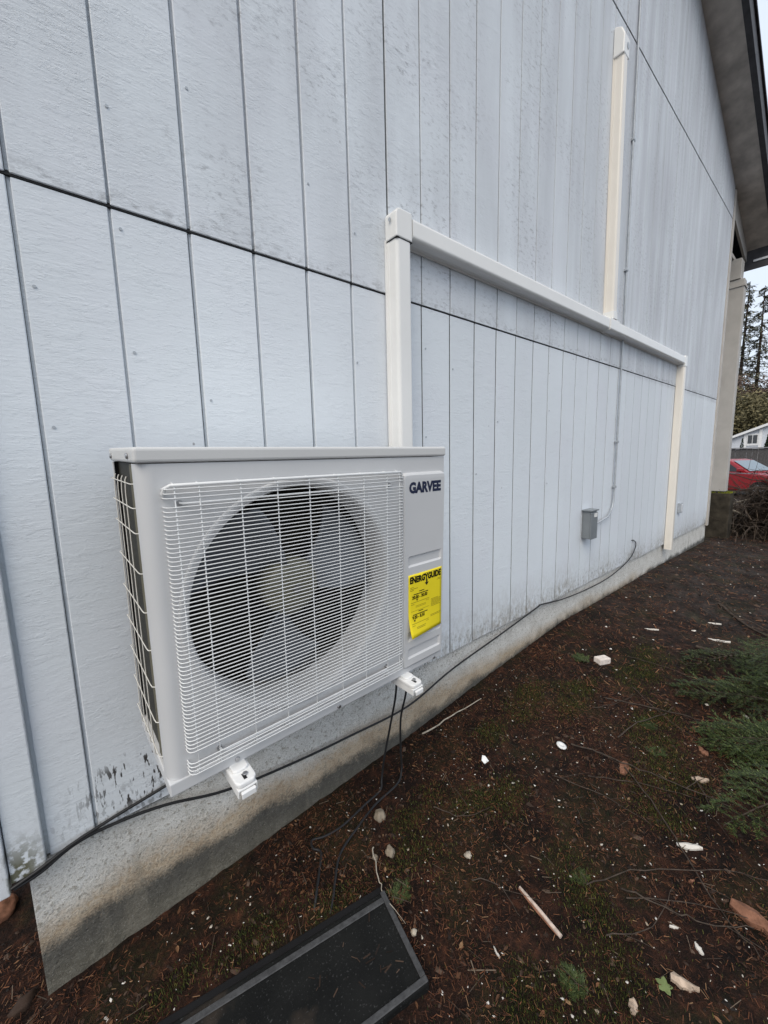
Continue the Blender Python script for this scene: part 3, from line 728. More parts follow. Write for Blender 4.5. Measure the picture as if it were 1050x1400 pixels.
# ------------------------------------------------------------------ line set cover
cov = tag(empty('line_set_cover', (1.24, 0, 0.0)), 'off-white plastic pipe cover running up and along the white wall', 'pipe cover')
def cpart(o): o.parent = cov; o.matrix_parent_inverse = Matrix.Translation((-1.24, 0, 0)); return o
def prof(wd, dp, off=0.0):
    h = wd/2; r = 0.016
    p = [(-h-0.006, 0.0), (-h-0.006, -0.006), (-h, -0.008), (-h, -0.020), (-h+0.0015, -0.022), (-h+0.0015, -dp+r)]
    for t in np.linspace(0, math.pi/2, 6)[1:]: p.append((-h+0.0015+r*(1-math.cos(t)), -dp+r-r*math.sin(t)))
    q = [(-a, b) for a, b in reversed(p)]
    return [(a, b+off) for a, b in p+q]
def run(name, p0, p1, wd=0.088, dp=0.072, off=-0.0052, mt=None):
    p0, p1 = Vector(p0), Vector(p1); d = (p1-p0).normalized(); out = Vector((0, -1, 0)); sd = d.cross(out).normalized()
    m = MB(); pr = prof(wd, dp, 0); base = Vector((0, off, 0))
    vs = [p0+base+sd*a-out*b for a, b in pr]+[p1+base+sd*a-out*b for a, b in pr]
    n = len(pr); m.add(vs, [(k, (k+1) % n, n+(k+1) % n, n+k) for k in range(n)], False); m.add(vs, [tuple(range(n))[::-1], tuple(range(n, 2*n))])
    return cpart(m.build(name, mt or M_COVER, None, 0))
XA = 1.245; ZH0, ZH1 = 2.072, 2.118       # axis of left riser; axis height of the horizontal run at its two ends
run('riser_cover', (XA, 0, 0.38), (XA, 0, 2.018))
run('cross_cover', (XA+0.052, 0, ZH0), (3.43, 0, 2.098)); run('cross_cover', (3.60, 0, 2.100), (5.56, 0, ZH1))
run('riser_cover', (3.515, 0, 2.16), (3.475, 0, 3.96), 0.080, mt=M_COVERWARM)
run('riser_cover', (5.595, 0, -0.06), (5.595, 0, 2.065), 0.080, mt=M_COVERWARM)
def elbow(name, cx, cz, w2, z0, z1, dp=0.078):
    m = MB(); r = 0.02
    pr = [(cx-w2, z0), (cx+w2, z0), (cx+w2, z1-0.002), (cx+w2-r*.3, z1), (cx-w2+r, z1), (cx-w2+r*.3, z1-r*.3), (cx-w2, z1-r)]
    m.prism(pr, -0.0052, -dp, lambda a, b, c: (a, c, b))
    return cpart(m.build(name, M_COVER, None, 0.016, 4))
elbow('elbow_cover', XA, ZH0, 0.0465, 2.012, 2.126, 0.0795)
cpart(MB().box(XA-0.0455, XA+0.0455, -0.0788, -0.006, 2.0085, 2.0118).build('joint_gap', M_FLASH))
elbow('elbow_cover', 5.600, ZH1, 0.047, 2.050, 2.170, 0.080)
run('tee_cover', (3.43, 0, 2.0985), (3.60, 0, 2.0995), 0.098, 0.078); run('tee_cover', (3.516, 0, 2.145), (3.514, 0, 2.20), 0.090, 0.078)
# wall inlet at the top
m = MB(); m.prism([(-0.0052, 3.93), (-0.080, 3.93), (-0.080, 4.05), (-0.06, 4.10), (-0.02, 4.125), (-0.0052, 4.125)], 3.425, 3.525, lambda a, b, c: (c, a, b))
cpart(m.build('wall_inlet', M_COVER, None, 0.010, 2))
cpart(MB().disc((3.490, -0.0795, 4.00), (0,-1,0), 0.020, 0.003, 14).build('inlet_knockout', M_CONDUIT))
for p in [(XA-0.053, -0.045, 2.085)]:
    cpart(MB().disc(p, (-1,0,0), 0.008, 0.002, 10).build('screw_hole', M_CONDUIT))
for xx in (1.9, 2.7, 4.3, 5.0): pass

# ------------------------------------------------------------------ conduit and boxes on the wall
cd = tag(empty('conduit', (3.86, 0, 0.6)), 'thin grey metal conduit running down the wall to the grey box', 'conduit')
def dpart(o): o.parent = cd; o.matrix_parent_inverse = Matrix.Translation((-3.86, 0, -0.6)); return o
dpart(MB().tube([(3.84, -0.019, 5.5), (3.855, -0.018, 4.3), (3.865, -0.018, 3.2), (3.875, -0.018, 2.3), (3.868, -0.018, 1.6), (3.862, -0.018, 0.76), (3.856, -0.018, 0.68), (3.835, -0.019, 0.62), (3.79, -0.022, 0.575), (3.72, -0.028, 0.545), (3.55, -0.034, 0.525), (3.383, -0.036, 0.505)], 0.0078, 10).build('pipe', M_CONDUIT))
for zz in (2.62, 1.2, 0.80, 3.6):
    dpart(MB().box(3.848, 3.888, -0.0275, -0.0035, zz-0.010, zz+0.010).build('pipe_clip', M_CONDUIT, None, 0.003, 1))
ebx = tag(empty('electrical_box', (3.32, 0, 0.41)), 'grey metal electrical box screwed to the white boards', 'electrical box')
def epart(o): o.parent = ebx; o.matrix_parent_inverse = Matrix.Translation((-3.32, 0, -0.41)); return o
epart(MB().box(3.262, 3.382, -0.066, -0.0012, 0.415, 0.640).build('box_body', M_GREYBOX, None, 0.004, 2))
epart(MB().box(3.258, 3.386, -0.074, -0.0665, 0.411, 0.628).build('cover_plate', M_GREYBOX, None, 0.003, 2))
epart(MB().box(3.250, 3.390, -0.080, -0.0012, 0.6405, 0.652).build('rain_hood', M_GREYBOX, None, 0.002, 1))
epart(MB().box(3.315, 3.372, -0.0756, -0.0742, 0.590, 0.622).build('sticker', M_WHITE))
ob = tag(empty('outlet_box', (6.09, 0, 0.39)), 'small pale outlet box low on the far end of the wall', 'outlet box')
o = MB().box(6.03, 6.12, -0.035, -0.001, 0.33, 0.455).build('box_body', M_CONDUIT, ob, 0.004, 1); o.matrix_parent_inverse = Matrix.Translation((-6.09, 0, -0.39))
o = MB().box(6.045, 6.105, -0.040, -0.0355, 0.345, 0.44).build('flip_lid', M_WHITEMETAL, ob, 0.003, 1); o.matrix_parent_inverse = Matrix.Translation((-6.09, 0, -0.39))

# ------------------------------------------------------------------ cables
def smooth_path(pts, k=6):
    pts = [Vector(p) for p in pts]; out = []
    for i in range(len(pts)-1):
        p0, p1, p2, p3 = pts[max(i-1, 0)], pts[i], pts[i+1], pts[min(i+2, len(pts)-1)]
        for j in range(k):
            t = j/k
            out.append(0.5*((2*p1)+(p2-p0)*t+(2*p0-5*p1+4*p2-p3)*t*t+(3*p1-p0-3*p2+p3)*t*t*t))
    return out+[pts[-1]]
cy = -0.009
tag(MB().tube(smooth_path([(-0.185,-0.030,-0.020),(-0.13,-0.028,-0.012),(-0.055,cy,0.004),(0.035,cy,0.006),(0.18,cy,-0.020),(0.371,cy,-0.085),(0.629,cy,-0.125),(0.918,cy,-0.150),(1.285,cy,-0.168),(1.631,cy,-0.10),(2.06,cy,-0.050),(2.55,cy,0.012),(2.63,cy,0.020),(2.945,cy,-0.022),(3.34,cy,-0.047),(3.803,cy,-0.050),(4.156,cy,-0.014),(4.40,cy-.006,0.05),(4.507,cy-.008,0.130),(4.53,cy-.004,0.180),(4.47,cy,0.215),(4.44,0.004,0.215)]), 0.0047, 8).build('wall_cable', M_CABLE, None, 0, recalc=False),
    'long black cable drooping along the top of the concrete foundation', 'cable')
tag(MB().tube(smooth_path([(-0.19,-0.033,-0.012),(-0.13,-0.034,0.004),(-0.055,-0.022,0.020),(0.035,-0.014,0.030),(0.12,-0.012,0.040),(0.20,-0.014,0.052),(0.36,-0.02,0.075),(0.50,-0.03,0.12),(0.56,-0.06,0.30)]), 0.0047, 8).build('wall_cable', M_CABLE, None, 0, recalc=False),
    'short black cable rising from the siding foot to behind the unit', 'cable')
def gpt(x, y, h=0.006): return (x, y, gs(x, y)+h)
tag(MB().tube(smooth_path([(1.03,-0.14,0.345),(1.075,-0.15,0.2),(1.098,-0.130,0.05),(1.07,-0.115,-0.12),(1.035,-0.108,-0.27),(1.015,-0.112,-0.355),gpt(0.985,-0.135),gpt(0.897,-0.142),gpt(0.771,-0.155),gpt(0.69,-0.145),gpt(0.644,-0.125),gpt(0.63,-0.155),gpt(0.645,-0.19),gpt(0.60,-0.25),gpt(0.560,-0.30),gpt(0.538,-0.325,0.0),gpt(0.525,-0.34,-0.012)]), 0.0047, 8).build('hanging_cable', M_CABLE, None, 0, recalc=False),
    'black cable hanging from the unit that loops back along the foundation', 'cable')
tag(MB().tube(smooth_path([(1.08,-0.15,0.345),(1.13,-0.155,0.2),(1.152,-0.140,0.04),(1.128,-0.125,-0.10),(1.115,-0.135,-0.25),(1.108,-0.145,-0.345),gpt(1.06,-0.165),gpt(0.93,-0.170),gpt(0.80,-0.205),gpt(0.697,-0.243),gpt(0.63,-0.31),gpt(0.600,-0.345),gpt(0.575,-0.368,0.0),gpt(0.562,-0.38,-0.012)]), 0.0047, 8).build('hanging_cable', M_CABLE, None, 0, recalc=False),
    'right one of two black cables dropping beside the bracket to the soil', 'cable')

# ------------------------------------------------------------------ rubber pad on the ground
pad = tag(empty('equipment_pad', (0.44, -0.55, -0.415)), 'black rubber equipment pad with grey rim lying flat on the soil', 'pad')
pad.rotation_euler = (R(-1.6), R(-2.0), math.atan2(0.135, -0.594)+math.pi)
# local: long axis x, pad corner (right-top) at measured place
pw, pl_ = 0.282, 0.90
ox = 0.275
MB().box(ox-pl_, ox, -pw+0.165, 0.165, -0.03, 0.012).build('pad_body', M_PADDARK, pad, 0.006, 2)
m = MB(); t = 0.019
m.box(ox-pl_+.002, ox-t, 0.147-t, 0.147, 0.0125, 0.0165); m.box(ox-pl_+.002, ox-.002, -pw+0.167, -pw+0.165+t, 0.0125, 0.017)
m.box(ox-t, ox-.002, -pw+0.165+t, 0.163, 0.0125, 0.0167)
m.build('raised_rim', M_PADRIM, pad, 0.002, 1)
MB().box(ox-pl_-.02, ox-.004, 0.1655, 0.190, -0.045, 0.006).build('shadow_gap_strip', M_PADGAP, pad, 0.004, 1)  # added dark strip that draws the shadow gap between pad and soil
r6 = random.Random(6); m = MB()
for k in range(28):
    x, y = ox-0.008-abs(r6.gauss(0, .16)), 0.02+r6.gauss(0, .07)
    if -pw+0.18 < y < 0.15 and x < ox-0.02:
        a = r6.uniform(0, 3.14); L = r6.uniform(.004, .016); c, s_ = math.cos(a)*L, math.sin(a)*L
        m.add([(x-c, y-s_, .0125), (x+c, y+s_, .0125), (x+c-s_*.3, y+s_+c*.3, .0132), (x-c-s_*.3, y-s_+c*.3, .0132)], [(0,1,2,3)])
m.build('dirt_crumbs', M_CLOD, pad, 0, recalc=False)['kind'] = 'stuff'

# ------------------------------------------------------------------ loose ground cover (stuff)
rg = np.random.default_rng(11)
def blades(name, N, sampler, Lr, Wr, mt, lift=0.002, tilt=0.25, arch=0.3, label='', cat='litter', up=False):
    V = np.zeros((N, 4, 3)); 
    P = sampler(N)
    for i in range(N):
        x, y = P[i]; L = rg.uniform(*Lr); wd = rg.uniform(*Wr); a = rg.uniform(0, 2*math.pi)
        z = gs(x, y)+rg.uniform(0, lift)
        if up:
            h = L; lean = rg.uniform(0, .8)*L
            dx, dy = math.cos(a), math.sin(a); V[i] = [(x-dy*wd, y+dx*wd, z-.002), (x+dy*wd, y-dx*wd, z-.002), (x+dx*lean*.4+dy*wd*.6, y+dy*lean*.4-dx*wd*.6, z+h*.6), (x+dx*lean, y+dy*lean, z+h)]
        else:
            dx, dy = math.cos(a)*L/2, math.sin(a)*L/2; nx_, ny_ = -math.sin(a)*wd, math.cos(a)*wd; t = rg.normal(0, tilt)*L*.5
            V[i] = [(x-dx-nx_, y-dy-ny_, z-t), (x+dx-nx_, y+dy-ny_, z+t), (x+dx+nx_, y+dy+ny_, z+t+wd*.6), (x-dx+nx_, y-dy+ny_, z-t+wd*.6)]
    me = bpy.data.meshes.new(name); me.vertices.add(N*4); me.vertices.foreach_set('co', V.reshape(-1))
    me.loops.add(N*4); me.loops.foreach_set('vertex_index', np.arange(N*4, dtype=np.int32))
    me.polygons.add(N); me.polygons.foreach_set('loop_start', np.arange(0, N*4, 4, dtype=np.int32)); me.polygons.foreach_set('loop_total', np.full(N, 4, dtype=np.int32))
    me.update(calc_edges=True); me.validate(); me.materials.append(mt)
    o = bpy.data.objects.new(name, me); COL.objects.link(o); return stuff(o, label, cat)
PADC = (0.44, -0.55); pca = pad.rotation_euler.z
def off_pad(P):
    d = P-np.array(PADC); c, s_ = math.cos(-pca), math.sin(-pca)
    lx = d[:, 0]*c-d[:, 1]*s_; ly = d[:, 0]*s_+d[:, 1]*c
    return ~((lx > ox-pl_-.03) & (lx < ox+.005) & (ly > -pw+.16) & (ly < .19))
def inbox(x0, x1, y0, y1, pw_=1.0, dens=None):
    def f(N):
        out = np.zeros((0, 2))
        while len(out) < N:
            u = rg.random(N*2)**pw_; P = np.stack([x0+(x1-x0)*u, rg.uniform(y0, y1, N*2)], 1)
            keep = off_pad(P) & ((P[:, 1] < -0.004) | (P[:, 0] < -0.17))
            if dens is not None: keep &= rg.random(len(P)) < np.array([dens(a, b) for a, b in P])
            out = np.concatenate([out, P[keep]])
        return out[:N]
    return f
dn = lambda x, y: 0.30+0.9*max(0, mnoise.noise((x*2.2, y*2.2, 9))+.25)
blades('needle_litter', 42000, inbox(-.45, 2.6, -1.45, .25, 1.0, dn), (.006, .021), (.0004, .0009), M_NEEDLE, .010, .40, label='reddish brown fallen needles scattered over the dark soil near the wall')
blades('needle_litter', 24000, inbox(2.4, 9.0, -3.0, 0.0, 1.4, dn), (.012, .042), (.0008, .0020), M_NEEDLE, .014, .35, label='brown fallen needles thinning out towards the far end of the yard')
MOSS = [(1.95,-.29,.22,.10),(2.25,-.42,.25,.10),(1.60,-.27,.18,.08),(2.35,-.83,.25,.14),(2.0,-.95,.3,.15),(1.37,-.55,.14,.12),(.90,-.46,.16,.10),(.62,-.37,.12,.09),(.36,-.27,.18,.06),(.12,-.22,.14,.05),(1.08,-1.03,.16,.12),(1.30,-.90,.12,.14),(1.05,-.30,.14,.07),(.85,-.95,.14,.12),(2.9,-.60,.3,.12),(1.25,-.45,.12,.08)]
def md_(x, y):
    n_ = mnoise.noise((x*7, y*7, 2)); g_ = max(math.exp(-((x-a)/c)**2-((y-b)/d)**2) for a, b, c, d in MOSS)
    return max(0, min(1, (g_*(1.0+n_*1.3)-.22)*1.3))+0.02
blades('moss_growth', 42000, inbox(-.3, 3.4, -1.4, -.05, 1.0, md_), (.004, .011), (.0006, .0012), M_MOSSB, .004, up=True, label='low olive moss patches growing in the brown soil', cat='moss')
blades('twig_litter', 1500, inbox(-.4, 8.5, -2.6, 0.1, 1.5), (.02, .085), (.0006, .0014), M_TWIG, .014, .2, label='thin broken twigs strewn across the soil', cat='twigs')
M_DEADLEAF = island_mat('dead_leaves', [(0, (0.04, 0.022, 0.014)), (0.6, (0.11, 0.052, 0.026)), (0.9, (0.20, 0.095, 0.045)), (1, (0.28, 0.17, 0.09))])
def leaves(name, N, sampler, sr, label):
    P = sampler(N); V = []; F = []
    for i in range(N):
        x, y = P[i]; L = rg.uniform(*sr); wd = L*rg.uniform(.3, .55); a = rg.uniform(0, 6.28); z = gs(x, y)+rg.uniform(.001, .006); o = len(V); cu = rg.uniform(-.2, .5)
        for t, q in ((-1, 0), (-.4, -.9), (.3, -.8), (1, 0), (.3, .8), (-.4, .9), (0, 0)):
            X_, Y_ = t*L, q*wd; V.append((x+X_*math.cos(a)-Y_*math.sin(a), y+X_*math.sin(a)+Y_*math.cos(a), z+cu*L*(abs(q)+.4*abs(t))*.6+rg.normal(0, .04)*L))
        for k in range(6): F.append((o+k, o+(k+1) % 6, o+6))
    me = bpy.data.meshes.new(name); me.from_pydata(V, [], F); me.materials.append(M_DEADLEAF)
    ob_ = bpy.data.objects.new(name, me); COL.objects.link(ob_); return stuff(ob_, label, 'leaves')
leaves('leaf_litter', 900, inbox(-.4, 3.2, -1.45, .2, 1.1, dn), (.004, .012), 'small curled dead leaves and bark flakes lying in the soil')
leaves('leaf_litter', 500, inbox(3.0, 9, -2.6, 0, 1.2), (.010, .026), 'dead leaves scattered on the far soil')
# pale flakes and dark clods, closed little lumps
def lumps(name, N, sampler, sr, mt, flat_=0.5, label='', cat='debris'):
    P = sampler(N); V = []; F = []
    for i in range(N):
        x, y = P[i]; s0 = rg.uniform(*sr)*(0.6+0.8*rg.random()**3); a = rg.uniform(0, 6.28); z = gs(x, y)
        el_ = rg.uniform(1, 2.1); o = len(V)
        for k in range(5):
            t = a+2*math.pi*k/5+rg.uniform(-.35, .35); q = rg.uniform(.65, 1.1)*s0
            X_, Y_ = math.cos(t)*q*el_, math.sin(t)*q
            V.append((x+X_*math.cos(a)-Y_*math.sin(a), y+X_*math.sin(a)+Y_*math.cos(a), z+rg.uniform(-.1, .25)*s0*flat_))
        V.append((x+rg.normal(0, .15)*s0, y+rg.normal(0, .15)*s0, z+s0*flat_*rg.uniform(.7, 1.2)))
        V.append((x, y, z-s0*.4))
        for k in range(5): F.append((o+k, o+(k+1) % 5, o+5)); F.append((o+(k+1) % 5, o+k, o+6))
    me = bpy.data.meshes.new(name); me.from_pydata(V, [], F); me.materials.append(mt)
    ob_ = bpy.data.objects.new(name, me); COL.objects.link(ob_); return stuff(ob_, label, cat)
lumps('pale_flakes', 950, inbox(-.1, 2.4, -1.42, -.05, 1.0), (.0013, .0045), M_CHIP, .5, label='tiny white paint flakes and wood chips speckling the soil')
lumps('pale_flakes', 230, inbox(2.4, 8, -2.2, -.1, 1.2), (.004, .012), M_CHIP, .5, label='tiny pale chips speckling the soil further along the yard')
lumps('soil_clods', 3800, inbox(-.45, 4.5, -1.45, .3, 1.3), (.003, .010), M_CLOD, .8, label='small dark clods and crumbs of soil', cat='soil')
lumps('soil_clods', 1600, inbox(4, 9.5, -3, 0.0, 1.0), (.008, .022), M_CLOD, .7, label='dark clods on the far soil beside the wall', cat='soil')

# ------------------------------------------------------------------ single pieces lying on the ground
def rock(name, x, y, sx, sy, sz, mt, label, cat, rz=0, seed=0, bur=.30, sub=3):
    bm = bmesh.new(); bmesh.ops.create_icosphere(bm, subdivisions=sub, radius=1)
    for v in bm.verts:
        d = 1+0.34*mnoise.noise(v.co*1.4+Vector((seed*7.1, seed, 0)))+0.20*mnoise.noise(v.co*4+Vector((seed, 0, 0)))
        v.co = Vector((v.co.x*sx*d, v.co.y*sy*d, v.co.z*sz*d))
    me = bpy.data.meshes.new(name); bm.to_mesh(me); bm.free()
    me.polygons.foreach_set('use_smooth', [True]*len(me.polygons)); me.materials.append(mt)
    o = bpy.data.objects.new(name, me); COL.objects.link(o); o.location = (x, y, gs(x, y)+sz*(1-2*bur)); o.rotation_euler = (0, 0, rz)
    return tag(o, label, cat)
rock('stone', 0.912, -0.222, .026, .022, .018, M_STONE, 'larger tan rounded stone beside the cables on the soil', 'stone', .4, 1)
rock('stone', 0.848, -0.362, .022, .016, .013, M_STONE, 'oval tan stone in the moss above the black pad corner', 'stone', 1.2, 2)
rock('stone', 1.062, -0.565, .012, .014, .010, M_PALEWOOD, 'small cream stone alone in the middle of the brown soil', 'stone', .8, 3)
rock('stone', 0.795, -0.335, .012, .010, .008, M_STONE, 'small tan pebble just left of the oval tan stone', 'stone', 2.1, 4)
rock('stone', 0.745, -0.595, .011, .009, .007, M_PALEWOOD, 'cream pebble beside the right edge of the black pad', 'stone', .2, 9)
rock('stone', -0.215, 0.035, .030, .022, .018, M_CLOD, 'brown stone by the foot of the concrete corner', 'stone', .5, 5)
rock('stone', -0.185, -0.075, .018, .016, .012, M_REDWOOD, 'small reddish stone at the bottom left below the concrete corner', 'stone', .5, 6)
rock('clay_lump', -0.290, 0.42, .045, .05, .035, M_REDWOOD, 'orange clay lump in the dark corner left of the foundation', 'clay lump', .3, 7)
# white block, round cap, paper scrap
o = MB().box(-.048, .048, -.028, .028, -.006, .036).build('white_block', mat('white_brick', (0.72, 0.64, 0.58), .7, .3, 0, .15, 30), None, .006, 2)
setloc(o, (2.714, -0.404, gs(2.714, -.404)), (0, R(4), R(-20))); tag(o, 'pinkish white block lying on the soil next to a green sprig', 'block')
m = MB().rev([(0, .0), (.021, .0), (.024, .004), (.024, .009), (.012, .010), (.010, .006), (0, .006)], (0, 0, 0), 20)
o = m.build('plastic_cap', M_WHITE, None, 0, recalc=False); setloc(o, (1.823, -0.555, gs(1.823, -.555)+.004), (R(90+12), R(8), 0)); tag(o, 'round white plastic cap lying on the brown soil', 'cap')
o = MB().add([(-.014,-.012,.002),(.016,-.014,.004),(.018,.010,.012),(.002,.018,.020),(-.012,.008,.006)], [(0,1,2,4),(4,2,3)]).build('paper_scrap', M_WHITE, None, 0)
o.modifiers.new('thick', 'SOLIDIFY').thickness = .0008
setloc(o, (1.455, -0.357, gs(1.455, -.357)+.002), (R(10), 0, 0)); tag(o, 'folded white paper scrap on soil near the foundation', 'paper scrap')
# the straight peeled stick
p0, p1 = Vector(gpt(1.115, -0.749, .010)), Vector(gpt(1.087, -0.911, .010))
st = tag(empty('peeled_stick', p0), 'straight peeled pinkish stick lying on open soil', 'stick')
o = MB().tube([(0,0,0), tuple((p1-p0)*.5+Vector((.001,0,.001))), tuple(p1-p0)], [.0045, .0058, .0066], 8).build('wood_core', mat('peeled_wood', (0.55, 0.44, 0.37), .6, .3, 0, .25, 60), st, 0, recalc=False)
MB().tube([(-.005,0,-.003), tuple((p1-p0)*.5+Vector((-.006,0,-.003))), tuple((p1-p0)*.93+Vector((-.005,0,-.003)))], [.003, .0045, .003], 6).build('bark_strip', M_REDWOOD, st, 0, recalc=False)
# split wood and bark flakes
def splinter(name, x, y, L, wd, h, rz, mt, label, cat='wood chip', seed=0):
    r = random.Random(seed+50); m = MB(); n = 7; top = []; bot = []
    for k in range(n):
        t = k/(n-1); e = (0.35+0.65*math.sin(math.pi*min(1, max(0, t*.9+.06))))
        a = wd/2*e*r.uniform(.5, 1.25); b = wd/2*e*r.uniform(.5, 1.25); X_ = (t-.5)*L
        zt = h*(.5+.5*r.random())
        top.append([(X_, -a, zt*.5), (X_, 0, zt), (X_, b, zt*.45)]); bot.append([(X_, -a, -.004), (X_, b, -.004)])
    vs = []; 
    for k in range(n): vs += top[k]+bot[k]
    fs = []
    for k in range(n-1):
        i = k*5; j = i+5
        fs += [(i, i+1, j+1, j), (i+1, i+2, j+2, j+1), (i+3, i, j, j+3), (i+2, i+4, j+4, j+2), (i+4, i+3, j+3, j+4)]
    fs += [(0, 3, 4, 2, 1), (5*(n-1), 5*(n-1)+1, 5*(n-1)+2, 5*(n-1)+4, 5*(n-1)+3)]
    m.add(vs, fs); o = m.build(name, mt, None, 0)
    setloc(o, (x, y, gs(x, y)+.003), (r.uniform(-.08, .08), r.uniform(-.08, .08), rz)); return tag(o, label, cat)
def dirz(ax, ay, bx, by): return math.atan2(by-ay, bx-ax)
splinter('wood_chip', 1.739, -1.099, .085, .026, .010, dirz(1.716,-1.064,1.762,-1.134), M_CHIP, 'long white splintered wood chip right of the bare twigs', seed=1)
splinter('bark_piece', 1.250, -1.193, .068, .034, .014, dirz(1.235,-1.162,1.262,-1.225), M_PALEBARK, 'thick pinkish tan bark piece beside a green leaf', 'bark', 2)
splinter('split_wood', 1.597, -1.325, .17, .060, .030, dirz(1.603,-1.250,1.588,-1.36), M_REDWOOD, 'reddish split cedar piece at the right edge of the soil', 'wood', 3)
splinter('wood_chip', 1.375, -1.201, .030, .013, .006, .9, M_CHIP, 'small pointed pale chip above the tan bark piece', seed=4)
splinter('wood_chip', 4.15, -0.745, .10, .016, .010, -1.0, M_CHIP, 'thin white sliver far out on the dark soil', seed=5)
splinter('wood_chip', 3.81, -0.83, .15, .030, .012, -1.1, M_CHIP, 'crooked white strip lying before the dark fallen branch', seed=6)
splinter('wood_chip', 3.505, -0.458, .12, .012, .008, dirz(3.483,-.421,3.525,-.495), M_CHIP, 'straight thin white splinter on far soil near the wall', seed=7)
splinter('wood_chip', 2.145, -1.05, .070, .030, .014, dirz(2.127,-1.022,2.163,-1.069), M_PALEBARK, 'yellowish wood chunk at the edge of the green boughs', seed=8)
splinter('bark_piece', 1.089, -1.114, .034, .022, .014, .4, M_PALEBARK, 'pale crumb of bark at the bottom below the green leaf', 'bark', 9)
splinter('bark_piece', 2.36, -1.02, .055, .03, .014, .8, M_REDWOOD, 'curled reddish bark by the cut green boughs', 'bark', 10)
splinter('bark_piece', 1.95, -.80, .09, .05, .006, .2, M_REDWOOD, 'flat orange-brown bark flake in the middle of the soil', 'bark', 11)
splinter('wood_chip', 1.385, -1.135, .026, .008, .005, -.9, M_CHIP, 'narrow white sliver left of the pointed pale chip', seed=12)
splinter('wood_chip', 1.60, -1.135, .024, .009, .005, -.5, M_REDWOOD, 'tiny orange chip below the long white splintered chip', seed=13)
splinter('wood_chip', 0.90, -.80, .032, .006, .004, 1.2, M_CHIP, 'small curved white sliver below the peeled stick', seed=14)
# leaf
m = MB(); pts = [(math.cos(t)*.018*(1+.25*math.sin(5*t)), math.sin(t)*.018*(1+.25*math.sin(5*t)), .003+.002*math.sin(3*t)) for t in np.linspace(0, 2*math.pi, 21)[:-1]]
m.add([(0,0,.006)]+pts, [(0, 1+k, 1+(k+1) % 20) for k in range(20)], True)
o = m.build('leaf', M_LEAF, None, 0, recalc=False); setloc(o, (1.202, -1.157, gs(1.202, -1.157)+.004)); tag(o, 'pale green lobed leaf touching the tan bark piece', 'leaf')
# long twigs lying about
def twig(pts, r, label, mt=M_BARK, forks=2, seed=0, group=None):
    rr = random.Random(seed+200); P = smooth_path([gpt(x, y, .008+.012*rr.random()) for x, y in pts], 5)
    P = [p+Vector((rr.gauss(0, .003), rr.gauss(0, .003), abs(rr.gauss(0, .002)))) for p in P]
    m = MB().tube(P, [r*(1-.6*i/(len(P)-1)) for i in range(len(P))], 6)
    for k in range(forks):
        i = rr.randrange(1, len(P)-2); d = (P[i+1]-P[i]).normalized(); a = rr.choice((-1, 1))*rr.uniform(.5, .9)
        d2 = Vector((d.x*math.cos(a)-d.y*math.sin(a), d.x*math.sin(a)+d.y*math.cos(a), .1)); L = rr.uniform(.06, .16)
        m.tube([P[i], P[i]+d2*L*.5+Vector((0, 0, .004)), P[i]+d2*L], [r*.5, r*.4, r*.2], 5)
    o = m.build('fallen_twig', mt, None, 0, recalc=False); return tag(o, label, 'twig', group)
twig([(1.36, -.04), (1.56, -.06), (1.80, -.09)], .0045, 'bare stick lying against the foot of the foundation', M_PALEWOOD, 0, 1)
twig([(1.86, -.586), (1.93, -.69), (1.957, -.787), (2.02, -.98), (2.056, -1.175)], .0042, 'long dark twig starting beside the round white cap', M_BARK, 2, 2)
twig([(1.95, -.80), (1.83, -.944), (1.70, -1.08), (1.548, -1.224), (1.466, -1.346)], .0032, 'long thin twig passing the white splintered chip', M_BARK, 1, 3)
twig([(1.377, -.986), (1.42, -1.10), (1.455, -1.194), (1.56, -1.30)], .003, 'curved twig ending at the reddish split cedar', M_BARK, 1, 4)
twig([(.807, -.308), (.775, -.36), (.74, -.43), (.725, -.489)], .0028, 'thin brown twig reaching the corner of the black pad', M_PALEWOOD, 1, 5)
twig([(2.35, -.55), (2.45, -.68), (2.56, -.86), (2.60, -.98)], .0042, 'dark twig running into the cut green boughs', M_BARK, 2, 6)
twig([(2.10, -.72), (2.30, -.75), (2.52, -.83)], .004, 'straight brown twig pointing at the green boughs', M_BARK, 0, 7)
twig([(3.5, -.75), (3.55, -.95), (3.50, -1.2)], .012, 'dark crooked fallen branch near the right edge of the yard', M_BARK, 3, 8)
twig([(4.6, -.70), (4.3, -.95), (4.1, -1.2)], .012, 'long fallen branch on the far grey soil', M_BARK, 3, 9)
twig([(1.30, -.90), (1.50, -1.02), (1.72, -1.22), (1.80, -1.35)], .0024, 'hair-thin twig across the lower right soil', M_BARK, 1, 10)
twig([(2.12, -1.03), (2.02, -1.10), (1.90, -1.12)], .0028, 'small forked upright twig near the yellowish chunk', M_BARK, 3, 11)

for q_, pts_ in enumerate([[(1.75,-.72),(1.90,-.88),(2.0,-1.08)],[(2.6,-.62),(2.45,-.86),(2.42,-1.0)],[(1.2,-1.0),(1.33,-1.09),(1.50,-1.10)],[(1.62,-.62),(1.70,-.80),(1.72,-.98)],[(2.9,-.50),(3.0,-.75),(2.95,-.95)],[(1.0,-.62),(1.06,-.70),(1.03,-.80)],[(2.2,-.55),(2.35,-.62),(2.55,-.66)],[(1.35,-1.0),(1.52,-1.17),(1.60,-1.36)],[(1.1,-.35),(1.16,-.46),(1.27,-.52)]]):
    twig(pts_, .0022, 'thin dark twig lying loose on the brown soil', M_BARK, 1, 40+q_, 'thin loose twigs on the soil')
